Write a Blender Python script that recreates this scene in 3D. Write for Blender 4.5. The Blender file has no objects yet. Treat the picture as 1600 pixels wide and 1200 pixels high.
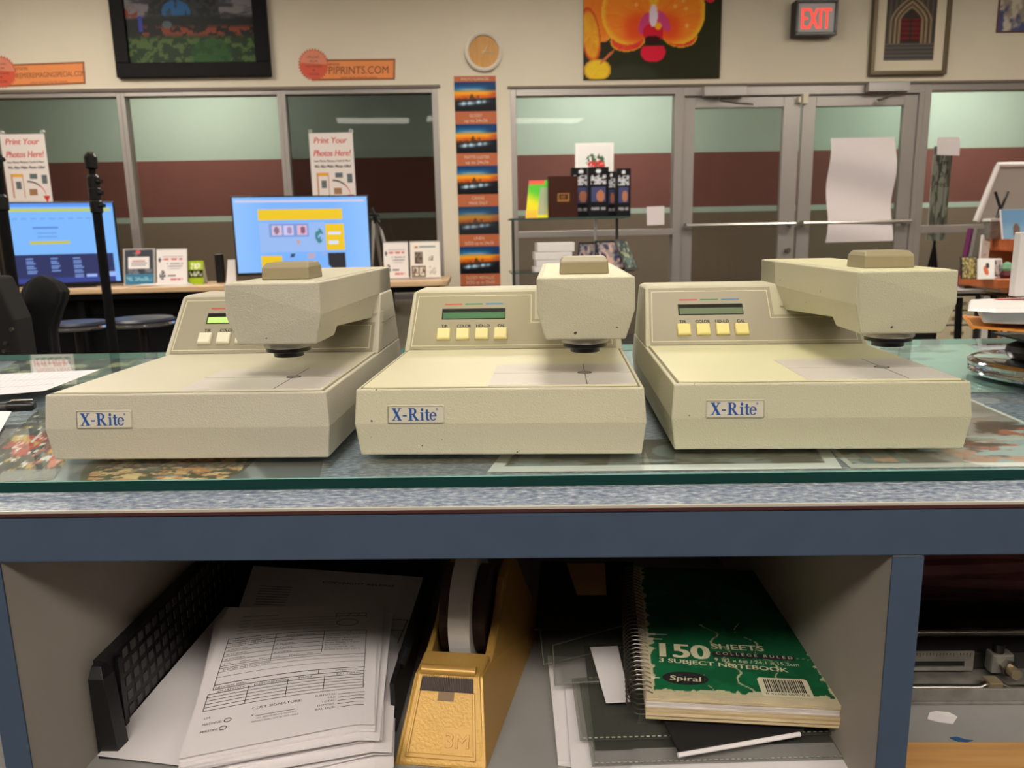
import bpy, bmesh, math, random
import numpy as np
from mathutils import Vector, Matrix
random.seed(7)
SC = bpy.context.scene
COL = SC.collection
G = 0.94            # height of the counter's glass top above the floor
CAMH = 0.1637       # the lens above the glass top

# ------------------------------------------------------------------ camera
FPX, PITCH, YAW, ROLL = 1198.0, 0.19388, 0.060246, -0.020507
fwd = Vector((-math.sin(YAW)*math.cos(PITCH), math.cos(YAW)*math.cos(PITCH), -math.sin(PITCH)))
r0 = Vector((math.cos(YAW), math.sin(YAW), 0)); u0 = r0.cross(fwd)
RT = r0*math.cos(ROLL) + u0*math.sin(ROLL)
UP = -r0*math.sin(ROLL) + u0*math.cos(ROLL)
CP = Vector((0, 0, G+CAMH))
cd = bpy.data.cameras.new('camera'); cam = bpy.data.objects.new('camera', cd); COL.objects.link(cam)
cd.sensor_width = 36; cd.lens = FPX/1600*36; cd.clip_start = 0.02; cd.clip_end = 60
cam.matrix_world = Matrix(((RT.x, UP.x, -fwd.x, CP.x), (RT.y, UP.y, -fwd.y, CP.y), (RT.z, UP.z, -fwd.z, CP.z), (0, 0, 0, 1)))
cd.dof.use_dof = True; cd.dof.focus_distance = 0.62; cd.dof.aperture_fstop = 15
SC.camera = cam
# ------------------------------------------------------------------ world, exposure
w = bpy.data.worlds.new('world'); SC.world = w; w.use_nodes = True
w.node_tree.nodes['Background'].inputs[0].default_value = (1, .95, .88, 1)
w.node_tree.nodes['Background'].inputs[1].default_value = 0.02
SC.view_settings.view_transform = 'Standard'; SC.view_settings.look = 'None'
SC.view_settings.exposure = 0.0; SC.view_settings.gamma = 1; SC.view_settings.use_curve_mapping = False
LIGHT_ROOM = 26.5; LIGHT_HALL = 21

# ------------------------------------------------------------------ geometry of the photograph -> points in the room
def ray(px, py): return (RT*((px-800)/FPX) - UP*((py-600)/FPX) + fwd)
def atz(px, py, z):                  # z measured from the glass top
    d = ray(px, py); return CP + d*((G+z-CP.z)/d.z)
def aty(px, py, y):
    d = ray(px, py); return CP + d*(y/d.y)
TH = math.atan(.103); Y0 = 6.0
WM = Matrix.Translation((0, Y0, 0)) @ Matrix.Rotation(TH, 4, 'Z')     # the back wall's frame: x along it, y into it
WMI = WM.inverted()
def wp(px, py, v=0):                 # (u, z) on the plane v behind (+) or before (-) the back wall
    n = Vector((-math.sin(TH), math.cos(TH), 0)); d = ray(px, py)
    t = ((Vector((0, Y0, 0))-CP).dot(n)+v)/d.dot(n); q = WMI @ (CP+d*t)
    return q.x, q.z

# ------------------------------------------------------------------ materials
def lin(c):
    if isinstance(c, (int, float)): c = (c, c, c)
    return tuple((x/255/12.92 if x/255 <= .04045 else ((x/255+.055)/1.055)**2.4) for x in c)
MATS = {}
def mat(name, rgb=(200, 200, 200), rough=.5, metal=0, spec=.5, bump=0, bscale=200, noise=0, nscale=20, rgb2=None, emit=0, alpha=1, coat=0, attr=False, aniso=None):
    if name in MATS: return MATS[name]
    m = bpy.data.materials.new(name); m.use_nodes = True; nt = m.node_tree; N = nt.nodes; L = nt.links
    b = N['Principled BSDF']; c = lin(rgb)+(1,)
    b.inputs['Base Color'].default_value = c; b.inputs['Roughness'].default_value = rough
    b.inputs['Metallic'].default_value = metal; b.inputs['Specular IOR Level'].default_value = spec
    b.inputs['Alpha'].default_value = alpha; b.inputs['Coat Weight'].default_value = coat
    tc = N.new('ShaderNodeTexCoord')
    src = None
    if attr:
        a = N.new('ShaderNodeAttribute'); a.attribute_name = 'Col'; L.new(a.outputs['Color'], b.inputs['Base Color']); src = a.outputs['Color']
    elif noise or rgb2:
        n = N.new('ShaderNodeTexNoise'); n.inputs['Scale'].default_value = nscale; n.inputs['Detail'].default_value = 5
        mp = N.new('ShaderNodeMapping'); L.new(tc.outputs['Object'], mp.inputs[0]); L.new(mp.outputs[0], n.inputs['Vector'])
        if aniso: mp.inputs['Scale'].default_value = aniso
        r = N.new('ShaderNodeValToRGB'); r.color_ramp.elements[0].position = .35; r.color_ramp.elements[1].position = .65
        r.color_ramp.elements[0].color = c
        c2 = lin(rgb2)+(1,) if rgb2 else tuple(x*(1-noise) for x in c[:3])+(1,)
        r.color_ramp.elements[1].color = c2
        L.new(n.outputs['Fac'], r.inputs[0]); L.new(r.outputs[0], b.inputs['Base Color'])
    if emit:
        b.inputs['Emission Strength'].default_value = emit
        if src: L.new(src, b.inputs['Emission Color']); L.remove(b.inputs['Base Color'].links[0]); b.inputs['Base Color'].default_value = (.01, .01, .012, 1)
        else: b.inputs['Emission Color'].default_value = c
    if bump:
        n2 = N.new('ShaderNodeTexNoise'); n2.inputs['Scale'].default_value = bscale; n2.inputs['Detail'].default_value = 3
        L.new(tc.outputs['Object'], n2.inputs['Vector'])
        bp = N.new('ShaderNodeBump'); bp.inputs['Strength'].default_value = bump; bp.inputs['Distance'].default_value = .001
        L.new(n2.outputs['Fac'], bp.inputs['Height']); L.new(bp.outputs[0], b.inputs['Normal'])
    MATS[name] = m; return m
def sheet_glass(name, tint, refl=1.0, rough=0.0, ior=1.5, clear=False):
    """a sheet of glass: lets light through with its tint, reflects by Fresnel on its front face"""
    if name in MATS: return MATS[name]
    m = bpy.data.materials.new(name); m.use_nodes = True; nt = m.node_tree; N = nt.nodes; L = nt.links
    N.remove(N['Principled BSDF']); out = N['Material Output']
    t = N.new('ShaderNodeBsdfTransparent'); t.inputs[0].default_value = tuple(tint)+(1,)
    if clear: L.new(t.outputs[0], out.inputs[0])
    else:
        g = N.new('ShaderNodeBsdfGlossy'); g.inputs['Roughness'].default_value = rough
        fr = N.new('ShaderNodeFresnel'); fr.inputs[0].default_value = ior
        mu = N.new('ShaderNodeMath'); mu.operation = 'MULTIPLY'; mu.inputs[1].default_value = refl
        geo = N.new('ShaderNodeNewGeometry'); sb = N.new('ShaderNodeMath'); sb.operation = 'SUBTRACT'; sb.inputs[0].default_value = 1
        m2 = N.new('ShaderNodeMath'); m2.operation = 'MULTIPLY'
        L.new(geo.outputs['Backfacing'], sb.inputs[1]); L.new(fr.outputs[0], mu.inputs[0]); L.new(mu.outputs[0], m2.inputs[0]); L.new(sb.outputs[0], m2.inputs[1])
        mx = N.new('ShaderNodeMixShader'); L.new(m2.outputs[0], mx.inputs[0]); L.new(t.outputs[0], mx.inputs[1]); L.new(g.outputs[0], mx.inputs[2])
        L.new(mx.outputs[0], out.inputs[0])
    MATS[name] = m; return m
CLEAR = sheet_glass('clear_back_face', (1, 1, 1), clear=True)
PAINT = mat('printed_picture', attr=True, rough=.5, spec=.2)
PAINTM = mat('printed_paper', attr=True, rough=.7, spec=.3)
BLK = mat('black_plastic', (16, 16, 17), .35)
BLKM = mat('matte_black', (10, 10, 10), .8, spec=.2)
WHT = mat('white_paper', (232, 228, 226), .8, spec=.2)
INK = mat('black_ink', (25, 22, 24), .8)
RED = mat('red_ink', (205, 45, 40), .7)
CHR = mat('chrome', (215, 218, 225), .06, 1)
STEEL = mat('brushed_steel', (150, 146, 140), .32, 1, noise=.25, nscale=60)
ALU = mat('window_aluminium', (166, 160, 156), .42, .55, bump=.05)

# ------------------------------------------------------------------ mesh builder
_TXT = {}
def text_geo(s, ex=0):
    if (s, ex) in _TXT: return _TXT[(s, ex)]
    if ex:
        cu = bpy.data.curves.new('t', 'FONT'); cu.body = s; cu.size = 1; cu.resolution_u = 4; cu.extrude = ex; cu.bevel_depth = ex*.5; cu.offset = .0; o = bpy.data.objects.new('t', cu); me = bpy.data.meshes.new_from_object(o)
        r = ([tuple(v.co) for v in me.vertices], [tuple(p.vertices) for p in me.polygons]); bpy.data.objects.remove(o); bpy.data.meshes.remove(me); _TXT[(s, ex)] = r; return r
    if s not in _TXT:
        cu = bpy.data.curves.new('t', 'FONT'); cu.body = s; cu.size = 1; cu.resolution_u = 3
        o = bpy.data.objects.new('t', cu); me = bpy.data.meshes.new_from_object(o)
        vs = [(v.co.x, v.co.y) for v in me.vertices]; fs = [tuple(p.vertices) for p in me.polygons]
        bpy.data.objects.remove(o); bpy.data.meshes.remove(me); bpy.data.curves.remove(cu)
        _TXT[s] = (vs, fs)
    return _TXT[s]
class MB:
    def __init__(s, xf=None): s.v = []; s.f = []; s.m = []; s.c = []; s.mats = []; s.xf = xf; s.painted = False
    def mi(s, m):
        if m not in s.mats: s.mats.append(m)
        return s.mats.index(m)
    def add(s, vs, fs, m, cols=None):
        n = len(s.v); k = s.mi(m)
        for p in vs:
            p = Vector(p); s.v.append(s.xf @ p if s.xf else p)
        s.c.extend(cols if cols is not None else [(1, 1, 1)]*len(vs))
        if cols is not None: s.painted = True
        for f in fs: s.f.append(tuple(i+n for i in f)); s.m.append(k)
    def poly(s, pts, m): s.add(pts, [tuple(range(len(pts)))], m)
    def loft(s, rings, m, caps=(True, True), closed=True):
        n = len(rings[0]); vs = [p for r in rings for p in r]; fs = []
        for i in range(len(rings)-1):
            for j in range(n if closed else n-1):
                a = i*n+j; b = i*n+(j+1) % n; fs.append((a, b, b+n, a+n))
        if caps[0]: fs.append(tuple(range(n))[::-1])
        if caps[1]: fs.append(tuple(range(len(vs)-n, len(vs))))
        s.add(vs, fs, m)
    def box(s, x0, x1, y0, y1, z0, z1, m):
        s.loft([[(x0, y0, z), (x1, y0, z), (x1, y1, z), (x0, y1, z)] for z in (z0, z1)], m)
    def obox(s, c, sz, R, m):
        c = Vector(c); h = [x/2 for x in sz]
        s.loft([[c+R@Vector((a*h[0], b*h[1], k*h[2])) for a, b in ((-1, -1), (1, -1), (1, 1), (-1, 1))] for k in (-1, 1)], m)
    def cyl(s, p0, p1, r, m, r1=None, n=20, caps=(True, True)):
        p0 = Vector(p0); p1 = Vector(p1); d = (p1-p0).normalized(); a = d.orthogonal().normalized(); b = d.cross(a); r1 = r if r1 is None else r1
        s.loft([[p+(a*math.cos(t)+b*math.sin(t))*q for t in [2*math.pi*i/n for i in range(n)]] for p, q in ((p0, r), (p1, r1))], m, caps)
    def lathe(s, prof, c, m, n=40, caps=(True, True)):
        c = Vector(c)
        s.loft([[c+Vector((r*math.cos(2*math.pi*i/n), r*math.sin(2*math.pi*i/n), z)) for i in range(n)] for r, z in prof], m, caps)
    def tube(s, pts, r, m, n=8, closed=False):
        pts = [Vector(p) for p in pts]; rings = []; up = Vector((0.13, 0.07, 1)).normalized()
        for i, p in enumerate(pts):
            a = pts[i-1] if i or closed else p; b = pts[(i+1) % len(pts)] if i < len(pts)-1 or closed else p
            d = (b-a).normalized(); x = d.cross(up)
            if x.length < .05: x = d.cross(Vector((1, 0, 0)))
            x.normalize(); y = d.cross(x); q = r[i] if isinstance(r, (list, tuple)) else r
            rings.append([p+(x*math.cos(2*math.pi*k/n)+y*math.sin(2*math.pi*k/n))*q for k in range(n)])
        if closed: rings.append(rings[0]); s.loft(rings, m, (False, False))
        else: s.loft(rings, m)
    def prism(s, pl, o, U, V, D, m):       # outline pl in (U,V) extruded along D
        o, U, V, D = map(Vector, (o, U, V, D))
        s.loft([[o+U*a+V*b for a, b in pl], [o+U*a+V*b+D for a, b in pl]], m)
    def flat(s, pl, o, U, V, m):
        o, U, V = map(Vector, (o, U, V)); s.poly([o+U*a+V*b for a, b in pl], m)
    def text(s, t, o, U, V, m, w=None, h=None, align='c', slant=0, bold=0, depth=None, raised=0):
        vs, fs = text_geo(t)
        if not vs: return
        xs = [p[0] for p in vs]; ys = [p[1] for p in vs]; x0, x1 = min(xs), max(xs)
        y0, y1 = (0, .72)
        kx = w/(x1-x0) if w else h/(y1-y0); ky = h/(y1-y0) if h else kx
        if w is None: kx = ky
        off = {'c': -(x0+x1)/2, 'l': -x0, 'r': -x1}[align]
        o, U, V = map(Vector, (o, U, V)); U.normalize(); V.normalize(); Nn = U.cross(V)
        if raised:
            ve, fe = text_geo(t, raised); s.add([o+U*((x+off)*kx)+V*(y*ky)+Nn*(z*kx) for x, y, z in ve], fe, m); return
        for dx in ([0] if not bold else [bold*k_/3 for k_ in range(-3, 4)]):
            s.add([o+U*((x+off)*kx+slant*y*ky+dx)+V*(y*ky)+Nn*((dx+bold)*.06) for x, y in vs], fs, m)
            if depth: s.add([o+U*((x+off)*kx+slant*y*ky+dx)+V*(y*ky)-Nn*depth for x, y in vs], fs, m)
    def grid(s, fn, o, U, V, nx, ny, m, bend=None):
        o, U, V = map(Vector, (o, U, V)); a = np.linspace(0, 1, nx+1); b = np.linspace(0, 1, ny+1)
        uu, vv = np.meshgrid(a, b); uu = uu.ravel(); vv = vv.ravel()
        c = np.clip(fn(uu, vv), 0, 255)/255.0; c = np.where(c <= .04045, c/12.92, ((c+.055)/1.055)**2.4)
        N_ = U.cross(V).normalized()
        vs = [o+U*float(x)+V*float(y)+(N_*bend(x, y) if bend else Vector()) for x, y in zip(uu, vv)]
        fs = [(j*(nx+1)+i, j*(nx+1)+i+1, (j+1)*(nx+1)+i+1, (j+1)*(nx+1)+i) for j in range(ny) for i in range(nx)]
        s.add(vs, fs, m, [tuple(q) for q in c])
    def panel(s, fn, o, U, V, t, nx, ny, m, edge, bend=None):   # a picture on a sheet or board of thickness t
        o, U, V = map(Vector, (o, U, V)); N_ = U.cross(V).normalized()
        if not bend: s.loft([[o-N_*.0002, o+U-N_*.0002, o+U+V-N_*.0002, o+V-N_*.0002], [o-N_*t, o+U-N_*t, o+U+V-N_*t, o+V-N_*t]], edge)
        s.grid(fn, o, U, V, nx, ny, m, bend)
    def build(s, name, parent=None, world=False, bevel=0, smooth=False, recalc=True, segs=2):
        me = bpy.data.meshes.new(name)
        vs = s.v
        if world and parent is not None:
            mi = parent['_m'] ; inv = Matrix([mi[i*4:i*4+4] for i in range(4)]).inverted(); vs = [inv@p for p in vs]
        me.from_pydata([tuple(p) for p in vs], [], s.f)
        for m in s.mats: me.materials.append(m)
        me.polygons.foreach_set('material_index', s.m)
        if s.painted:
            at = me.color_attributes.new('Col', 'FLOAT_COLOR', 'POINT')
            at.data.foreach_set('color', np.array([tuple(c)+(1,) for c in s.c], dtype=np.float32).ravel())
        if recalc and not s.painted:
            bm = bmesh.new(); bm.from_mesh(me); bmesh.ops.recalc_face_normals(bm, faces=bm.faces); bm.to_mesh(me); bm.free()
        if smooth:
            me.polygons.foreach_set('use_smooth', [True]*len(me.polygons)); me.set_sharp_from_angle(angle=math.radians(40))
        me.update()
        o = bpy.data.objects.new(name, me); COL.objects.link(o)
        if parent is not None: o.parent = parent
        if bevel:
            b = o.modifiers.new('bevel', 'BEVEL'); b.width = bevel; b.segments = segs; b.limit_method = 'ANGLE'; b.angle_limit = math.radians(25); b.harden_normals = False
        return o
def tag(o, label=None, cat=None, group=None, kind=None):
    if label: o['label'] = label
    if cat: o['category'] = cat
    if group: o['group'] = group
    if kind: o['kind'] = kind
    return o
def thing(name, label, cat, loc=(0, 0, 0), rotz=0, group=None):
    o = bpy.data.objects.new(name, None); COL.objects.link(o); o.location = loc; o.rotation_euler = (0, 0, rotz); o.empty_display_size = .02
    m = Matrix.Translation(loc) @ Matrix.Rotation(rotz, 4, 'Z'); o['_m'] = [x for r in m for x in r]
    return tag(o, label, cat, group)
def wthing(name, label, cat, u, v, z, group=None):       # standing in the back wall's frame
    p = WM @ Vector((u, v, z)); return thing(name, label, cat, p, TH, group)
def struct(o): o['kind'] = 'structure'; return o
X, Y, Z = Vector((1, 0, 0)), Vector((0, 1, 0)), Vector((0, 0, 1))

# ------------------------------------------------------------------ little pictures (colours of prints, posters and screens)
def hsh(i, j, s):
    n = np.sin(i*127.1+j*311.7+s*74.7)*43758.5453; return n-np.floor(n)
def vn(x, y, s=0):
    i = np.floor(x); j = np.floor(y); f = x-i; g = y-j; f = f*f*(3-2*f); g = g*g*(3-2*g)
    return (hsh(i, j, s)*(1-f)+hsh(i+1, j, s)*f)*(1-g)+(hsh(i, j+1, s)*(1-f)+hsh(i+1, j+1, s)*f)*g
def fbm(x, y, s=0, o=4):
    r = 0; a = .5; t = 0
    for k in range(o): r = r+a*vn(x*2**k, y*2**k, s+k); t += a; a *= .5
    return r/t
def C(*c): return np.array(c, float)
def full(u, c): return np.tile(C(*c), (len(u), 1))
def mixm(a, b, k): k = np.clip(k, 0, 1)[:, None]; return a*(1-k)+b*k
def st(x, e0, e1): t = np.clip((x-e0)/(e1-e0+1e-9), 0, 1); return t*t*(3-2*t)
def ell(u, v, cx, cy, rx, ry, a=0):
    c, s_ = math.cos(a), math.sin(a); x = (u-cx)*c+(v-cy)*s_; y = -(u-cx)*s_+(v-cy)*c
    return np.sqrt((x/rx)**2+(y/ry)**2)
def rect(u, v, a, b, c, d): return ((u >= a) & (u <= b) & (v >= c) & (v <= d)).astype(float)
def P_sunset(dull=0):
    def f(u, v):
        c = full(u, (18, 60, 110)); c = mixm(c, full(u, (25, 120, 175)), st(v, .95, .75)*(1-st(np.abs(u-.35), .2, .6)))
        c = mixm(c, full(u, (150, 165, 185)), st(v, .82, .72)*st(v, .62, .74)*(1-st(np.abs(u-.4), .1, .45)))
        c = mixm(c, full(u, (250, 170, 40)), st(v, .75, .64)); c = mixm(c, full(u, (215, 90, 20)), st(v, .6, .5)*(.4+.6*vn(u*9, v*14, 3)))
        c = mixm(c, full(u, (190, 90, 50)), st(u, .7, 1)*st(v, .7, .6))
        sky = .42+.04*vn(u*30, u*0, 1)+.15*np.exp(-((u-.42)/.05)**2)+.1*((u > .5) & (u < .62))*(vn(u*60, u*0, 2) > .4)
        c = mixm(c, full(u, (60, 40, 30)), (v < sky)*.75); c = mixm(c, full(u, (12, 14, 22)), st(v, .38+.12*u, .3+.12*u))
        band = np.exp(-((v-(.24+.12*u))/.06)**2)*st(u, .02, .15)*st(u, .95, .6)*(.3+.9*vn(u*14, v*6, 5))
        c = mixm(c, full(u, (190, 225, 250)), band*1.3); c = mixm(c, full(u, (8, 10, 16)), st(v, .14, .06))
        if dull: c = mixm(c, full(u, (70, 75, 85)), .35+0*u)
        return c
    return f
def P_garden(u, v):
    c = full(u, (150, 145, 150)); c = mixm(c, full(u, (70, 68, 80)), st(fbm(u*9, v*16, 1), .4, .6))
    d = ell(u, v, .46, .62, .28, .48); c = mixm(c, full(u, (60, 66, 66)), (d < 1)*1.0); c = mixm(c, full(u, (28, 32, 36)), (d < 1)*(vn(u*40, v*30, 2) > .5)*.8)
    c = mixm(c, full(u, (45, 120, 190)), (ell(u, v, .4, .66, .11, .16) < 1)*(v > .62)*(.4+.6*(vn(u*40, v*8, 2) > .3)))
    c = mixm(c, full(u, (20, 26, 22)), st(v, .62+.05*vn(u*10, v*0, 3), .55)); c = mixm(c, full(u, (160, 70, 40)), (fbm(u*20, v*16, 4) > .48)*st(np.abs(v-.4-.25*(u < .1)), .12, .04)*1.0)
    c = mixm(c, full(u, (30, 60, 25)), st(v, .4, .3)); c = mixm(c, full(u, (95, 125, 60)), st(v, .36, .3)*(fbm(u*24, v*18, 6) > .52)*.9)
    c = mixm(c, full(u, (25, 90, 25)), (ell(u, v, .65, .12, .16, .2) < 1)*.7); c = mixm(c, full(u, (60, 70, 190)), rect(u, v, .1, .13, .42, .62))
    return mixm(c, full(u, (110, 130, 140)), (ell(u, v, .32, .5, .04, .05) < 1)*.8)
def P_orchid(u, v):
    c = full(u, (38, 38, 12)); c = mixm(c, full(u, (55, 60, 45)), st(ell(u, v, .35, .0, .25, .2), 1, .6)*.6)
    def pet(c, cx, cy, rx, ry, a, c1, c2, core=.75):
        d = ell(u, v, cx, cy, rx, ry, a); c = mixm(c, full(u, c2), (d < 1)*1.0)
        k = st(d, 1, core)*(d < 1); sh = fbm(np.arctan2(v-cy, u-cx)*6, d*2, 3); return mixm(c, full(u, c1), k*(.55+.45*sh))
    c = pet(c, .1, .85, .13, .45, .1, (235, 120, 20), (245, 150, 50)); c = pet(c, .05, .48, .07, .3, .08, (240, 190, 30), (200, 60, 20))
    c = pet(c, .1, .1, .1, .12, 0, (245, 210, 40), (210, 150, 30)); c = mixm(c, full(u, (210, 110, 70)), (ell(u, v, .17, .24, .012, .09, -.6) < 1)*1.0)
    c = mixm(c, full(u, (220, 40, 60)), (ell(u, v, .9, .87, .035, .06, .6) < 1)*1.0)
    c = pet(c, .5, 1.1, .2, .4, 0, (235, 180, 30), (240, 140, 40))
    c = pet(c, .32, .42, .13, .12, .6, (225, 30, 50), (240, 190, 30), .85); c = pet(c, .7, .46, .13, .12, -.6, (225, 30, 50), (240, 190, 30), .85)
    for cx, s_ in ((.32, 1), (.69, -1)):
        d = ell(u, v, cx, .72, .19, .35, 0); ang = np.arctan2(v-.6, (u-.5)*s_)
        c = mixm(c, full(u, (245, 190, 40)), (d < 1)*1.0); c = mixm(c, full(u, (243, 120, 30)), st(d, 1, .75)*(d < 1)*(.6+.4*vn(ang*18, d*2, 2)))
        c = mixm(c, full(u, (236, 75, 25)), (d < 1)*st(ell(u, v, .5-.1*s_, .55, .16, .25), 1, .3)*.9)
    for cx, cy in ((.66, .78), (.72, .84), (.74, .75), (.75, .57), (.38, .8)): c = mixm(c, full(u, (250, 185, 100)), (ell(u, v, cx, cy, .014, .022) < 1)*.8)
    c = mixm(c, full(u, (200, 60, 150)), (ell(u, v, .44, .6, .035, .12, -.2) < 1)*.8); c = mixm(c, full(u, (200, 60, 150)), (ell(u, v, .58, .62, .035, .12, .3) < 1)*.8)
    c = mixm(c, full(u, (215, 20, 50)), (ell(u, v, .505, .5, .075, .11) < 1)*1.0); c = mixm(c, full(u, (235, 215, 235)), (ell(u, v, .505, .68, .03, .12) < 1)*1.0)
    c = mixm(c, full(u, (250, 170, 20)), (ell(u, v, .54, .57, .022, .04) < 1)*1.0); c = mixm(c, full(u, (40, 10, 8)), (ell(u, v, .5, .42, .06, .05) < 1)*.9)
    return mixm(c, full(u, (225, 25, 60)), (ell(u, v, .505, .29, .09, .11) < 1)*(v < .36)*1.0)
def P_church(u, v):
    c = full(u, (92, 84, 74)); c = mixm(c, full(u, (60, 54, 48)), (np.sin(u*60) > 0)*.7*(v > .25)); d = np.maximum(np.abs(u-.5)/(.36), 0)
    top = .98-.9*np.abs(u-.5)**1.3
    for k, q in ((.42, (150, 130, 105)), (.38, (84, 70, 56)), (.33, (160, 138, 108)), (.29, (90, 74, 58)), (.25, (150, 128, 100)), (.21, (55, 44, 38))):
        arch = ((np.abs(u-.5) < k*np.where(v < .58, 1, np.clip(1-((v-.58)/(.9*k)).clip(0)**1.7, 0, 1))) & (v > .25)); c = mixm(c, full(u, q), arch*1.0)
    c = mixm(c, full(u, (110, 22, 24)), (np.abs(u-.5) < .19)*(np.abs(u-.5) > .03)*((v > .28) & (v < .62))*1.0)
    c = mixm(c, full(u, (50, 10, 12)), (np.abs(u-.5) < .19)*(v > .28)*(v < .62)*(np.sin(v*90) > .5)*.6)
    return mixm(c, mixm(full(u, (70, 66, 62)), full(u, (100, 96, 90)), (np.sin(v*110) > .2)*1.0), (v < .25)*1.0)
def P_shore(u, v): return mixm(mixm(full(u, (205, 195, 178)), full(u, (150, 140, 130)), st(fbm(u*8, v*8, 3), .4, .6)), full(u, (80, 88, 130)), st(fbm(u*7, v*7, 9), .5, .62))
def P_seal(u, v): return mixm(full(u, (205, 118, 88)), full(u, (205, 78, 52)), st(v, .52, .46))
def P_screen1(u, v):
    c = full(u, (120, 178, 250)); c = mixm(c, full(u, (160, 205, 255)), st(np.abs(u-.5), .2, .5)*.5)
    c = mixm(c, full(u, (215, 205, 225)), rect(u, v, .02, .98, .94, .96)); c = mixm(c, full(u, (238, 196, 10)), rect(u, v, .18, .8, .7, .84))
    c = mixm(c, full(u, (150, 185, 240)), rect(u, v, .18, .66, .27, .66)); c = mixm(c, full(u, (120, 150, 210)), rect(u, v, .25, .54, .47, .65))
    for a, q in ((.27, (215, 190, 215)), (.36, (205, 200, 240)), (.46, (225, 180, 205))): c = mixm(c, full(u, q), rect(u, v, a, a+.07, .49, .63))
    for a, q in ((.305, (120, 85, 110)), (.4, (150, 120, 160)), (.5, (110, 60, 90))): c = mixm(c, full(u, q), (ell(u, v, a, .56, .02, .05) < 1)*.8)
    c = mixm(c, full(u, (50, 130, 130)), (ell(u, v, .62, .48, .03, .1) < 1)*(vn(u*80, v*40, 2) > .4)*1.0); c = mixm(c, full(u, (215, 150, 120)), (ell(u, v, .46, .4, .012, .025) < 1)*1.0)
    c = mixm(c, full(u, (238, 196, 10)), rect(u, v, .67, .81, .28, .64)); c = mixm(c, full(u, (215, 225, 250)), (rect(u, v, .69, .76, .36, .41)+rect(u, v, .69, .78, .5, .53)).clip(0, 1))
    c = mixm(c, full(u, (238, 196, 10)), rect(u, v, .18, .33, .0, .22)); c = mixm(c, full(u, (235, 235, 240)), rect(u, v, .2, .3, .03, .05))
    c = mixm(c, full(u, (20, 22, 35)), rect(u, v, .68, .81, .02, .24)*(u > .6+.5*(.24-v))); c = mixm(c, full(u, (190, 165, 185)), rect(u, v, .5, .66, .14, .24)*(vn(u*20, v*9, 1) > .5))
    return mixm(c, full(u, (40, 60, 80)), rect(u, v, .38, .66, .2, .24)*(vn(u*22, v*3, 1) > .6))
def P_screen2(u, v):
    c = full(u, (120, 182, 250)); c = mixm(c, full(u, (85, 145, 240)), rect(u, v, 0, 1, .96, 1)); c = mixm(c, full(u, (190, 200, 80)), rect(u, v, .01, .97, .9, .93))
    for k in range(9): c = mixm(c, full(u, (95, 145, 225)), rect(u, v, .06+k*.085, .06+k*.085+.05, .805, .82))
    c = mixm(c, full(u, (85, 130, 215)), rect(u, v, .24, .47, .68, .71)); c = mixm(c, full(u, (90, 140, 220)), (rect(u, v, .27, .45, .63, .64)+rect(u, v, .27, .45, .58, .59)).clip(0, 1))
    c = mixm(c, full(u, (200, 190, 60)), rect(u, v, .2, .56, .495, .525)); c = mixm(c, full(u, (20, 36, 92)), rect(u, v, .01, .955, 0, .36)); c = mixm(c, full(u, (34, 56, 140)), rect(u, v, .01, .955, 0, .06))
    for k, (a, n) in enumerate(((.14, 7), (.36, 6), (.57, 9))):
        for j in range(n): c = mixm(c, full(u, (130, 165, 235)), rect(u, v, a, a+.06+.035*hsh(j*1., k*1., 3), .3-.03*j, .315-.03*j))
    c = mixm(c, full(u, (150, 180, 245)), (rect(u, v, .68, .78, .07, .1)+rect(u, v, .86, .96, .07, .12)).clip(0, 1)); return c
def P_news(u, v):
    c = full(u, (58, 64, 74)); c = mixm(c, full(u, (110, 115, 125)), st(fbm(u*5, v*5, 2), .5, .7)); c = mixm(c, full(u, (55, 118, 150)), st(v, .3, .28)); c = mixm(c, full(u, (130, 175, 195)), rect(u, v, .05, .95, .1, .2)*(vn(u*16, v*20, 4) > .5)*.8)
    c = mixm(c, full(u, (228, 222, 222)), rect(u, v, .12, .86, .46, .78)); c = mixm(c, full(u, (190, 120, 125)), rect(u, v, .26, .72, .66, .69)); c = mixm(c, full(u, (170, 165, 170)), (rect(u, v, .22, .78, .6, .62)+rect(u, v, .22, .74, .54, .56)).clip(0, 1))
    return mixm(c, full(u, (205, 90, 90)), (ell(u, v, .47, .93, .09, .06) < 1)*1.0)
def P_flyer(u, v):
    c = full(u, (226, 220, 218)); rd = full(u, (205, 110, 112)); gy = full(u, (140, 134, 138)); dk = full(u, (70, 68, 80))
    c = mixm(c, gy, rect(u, v, .2, .88, .79, .81)*.7); c = mixm(c, rd, rect(u, v, .2, .86, .7, .75)*(vn(u*30, v*10, 1) > .25)); c = mixm(c, gy, (rect(u, v, .3, .88, .57, .6)+rect(u, v, .35, .86, .5, .53)+rect(u, v, .35, .8, .43, .45)).clip(0, 1)*(vn(u*34, v*8, 2) > .4)*.8)
    c = mixm(c, dk, (ell(u, v, .1, .7, .04, .08) < 1)*.9); c = mixm(c, dk, (ell(u, v, .18, .25, .1, .14) < 1)*(vn(u*30, v*24, 6) > .4)*.9); c = mixm(c, dk, rect(u, v, .35, .62, .21, .25)*(vn(u*26, v*3, 6) > .3)); return mixm(c, rd, rect(u, v, .45, .85, .1, .15)*(vn(u*26, v*3, 9) > .3))
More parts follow.
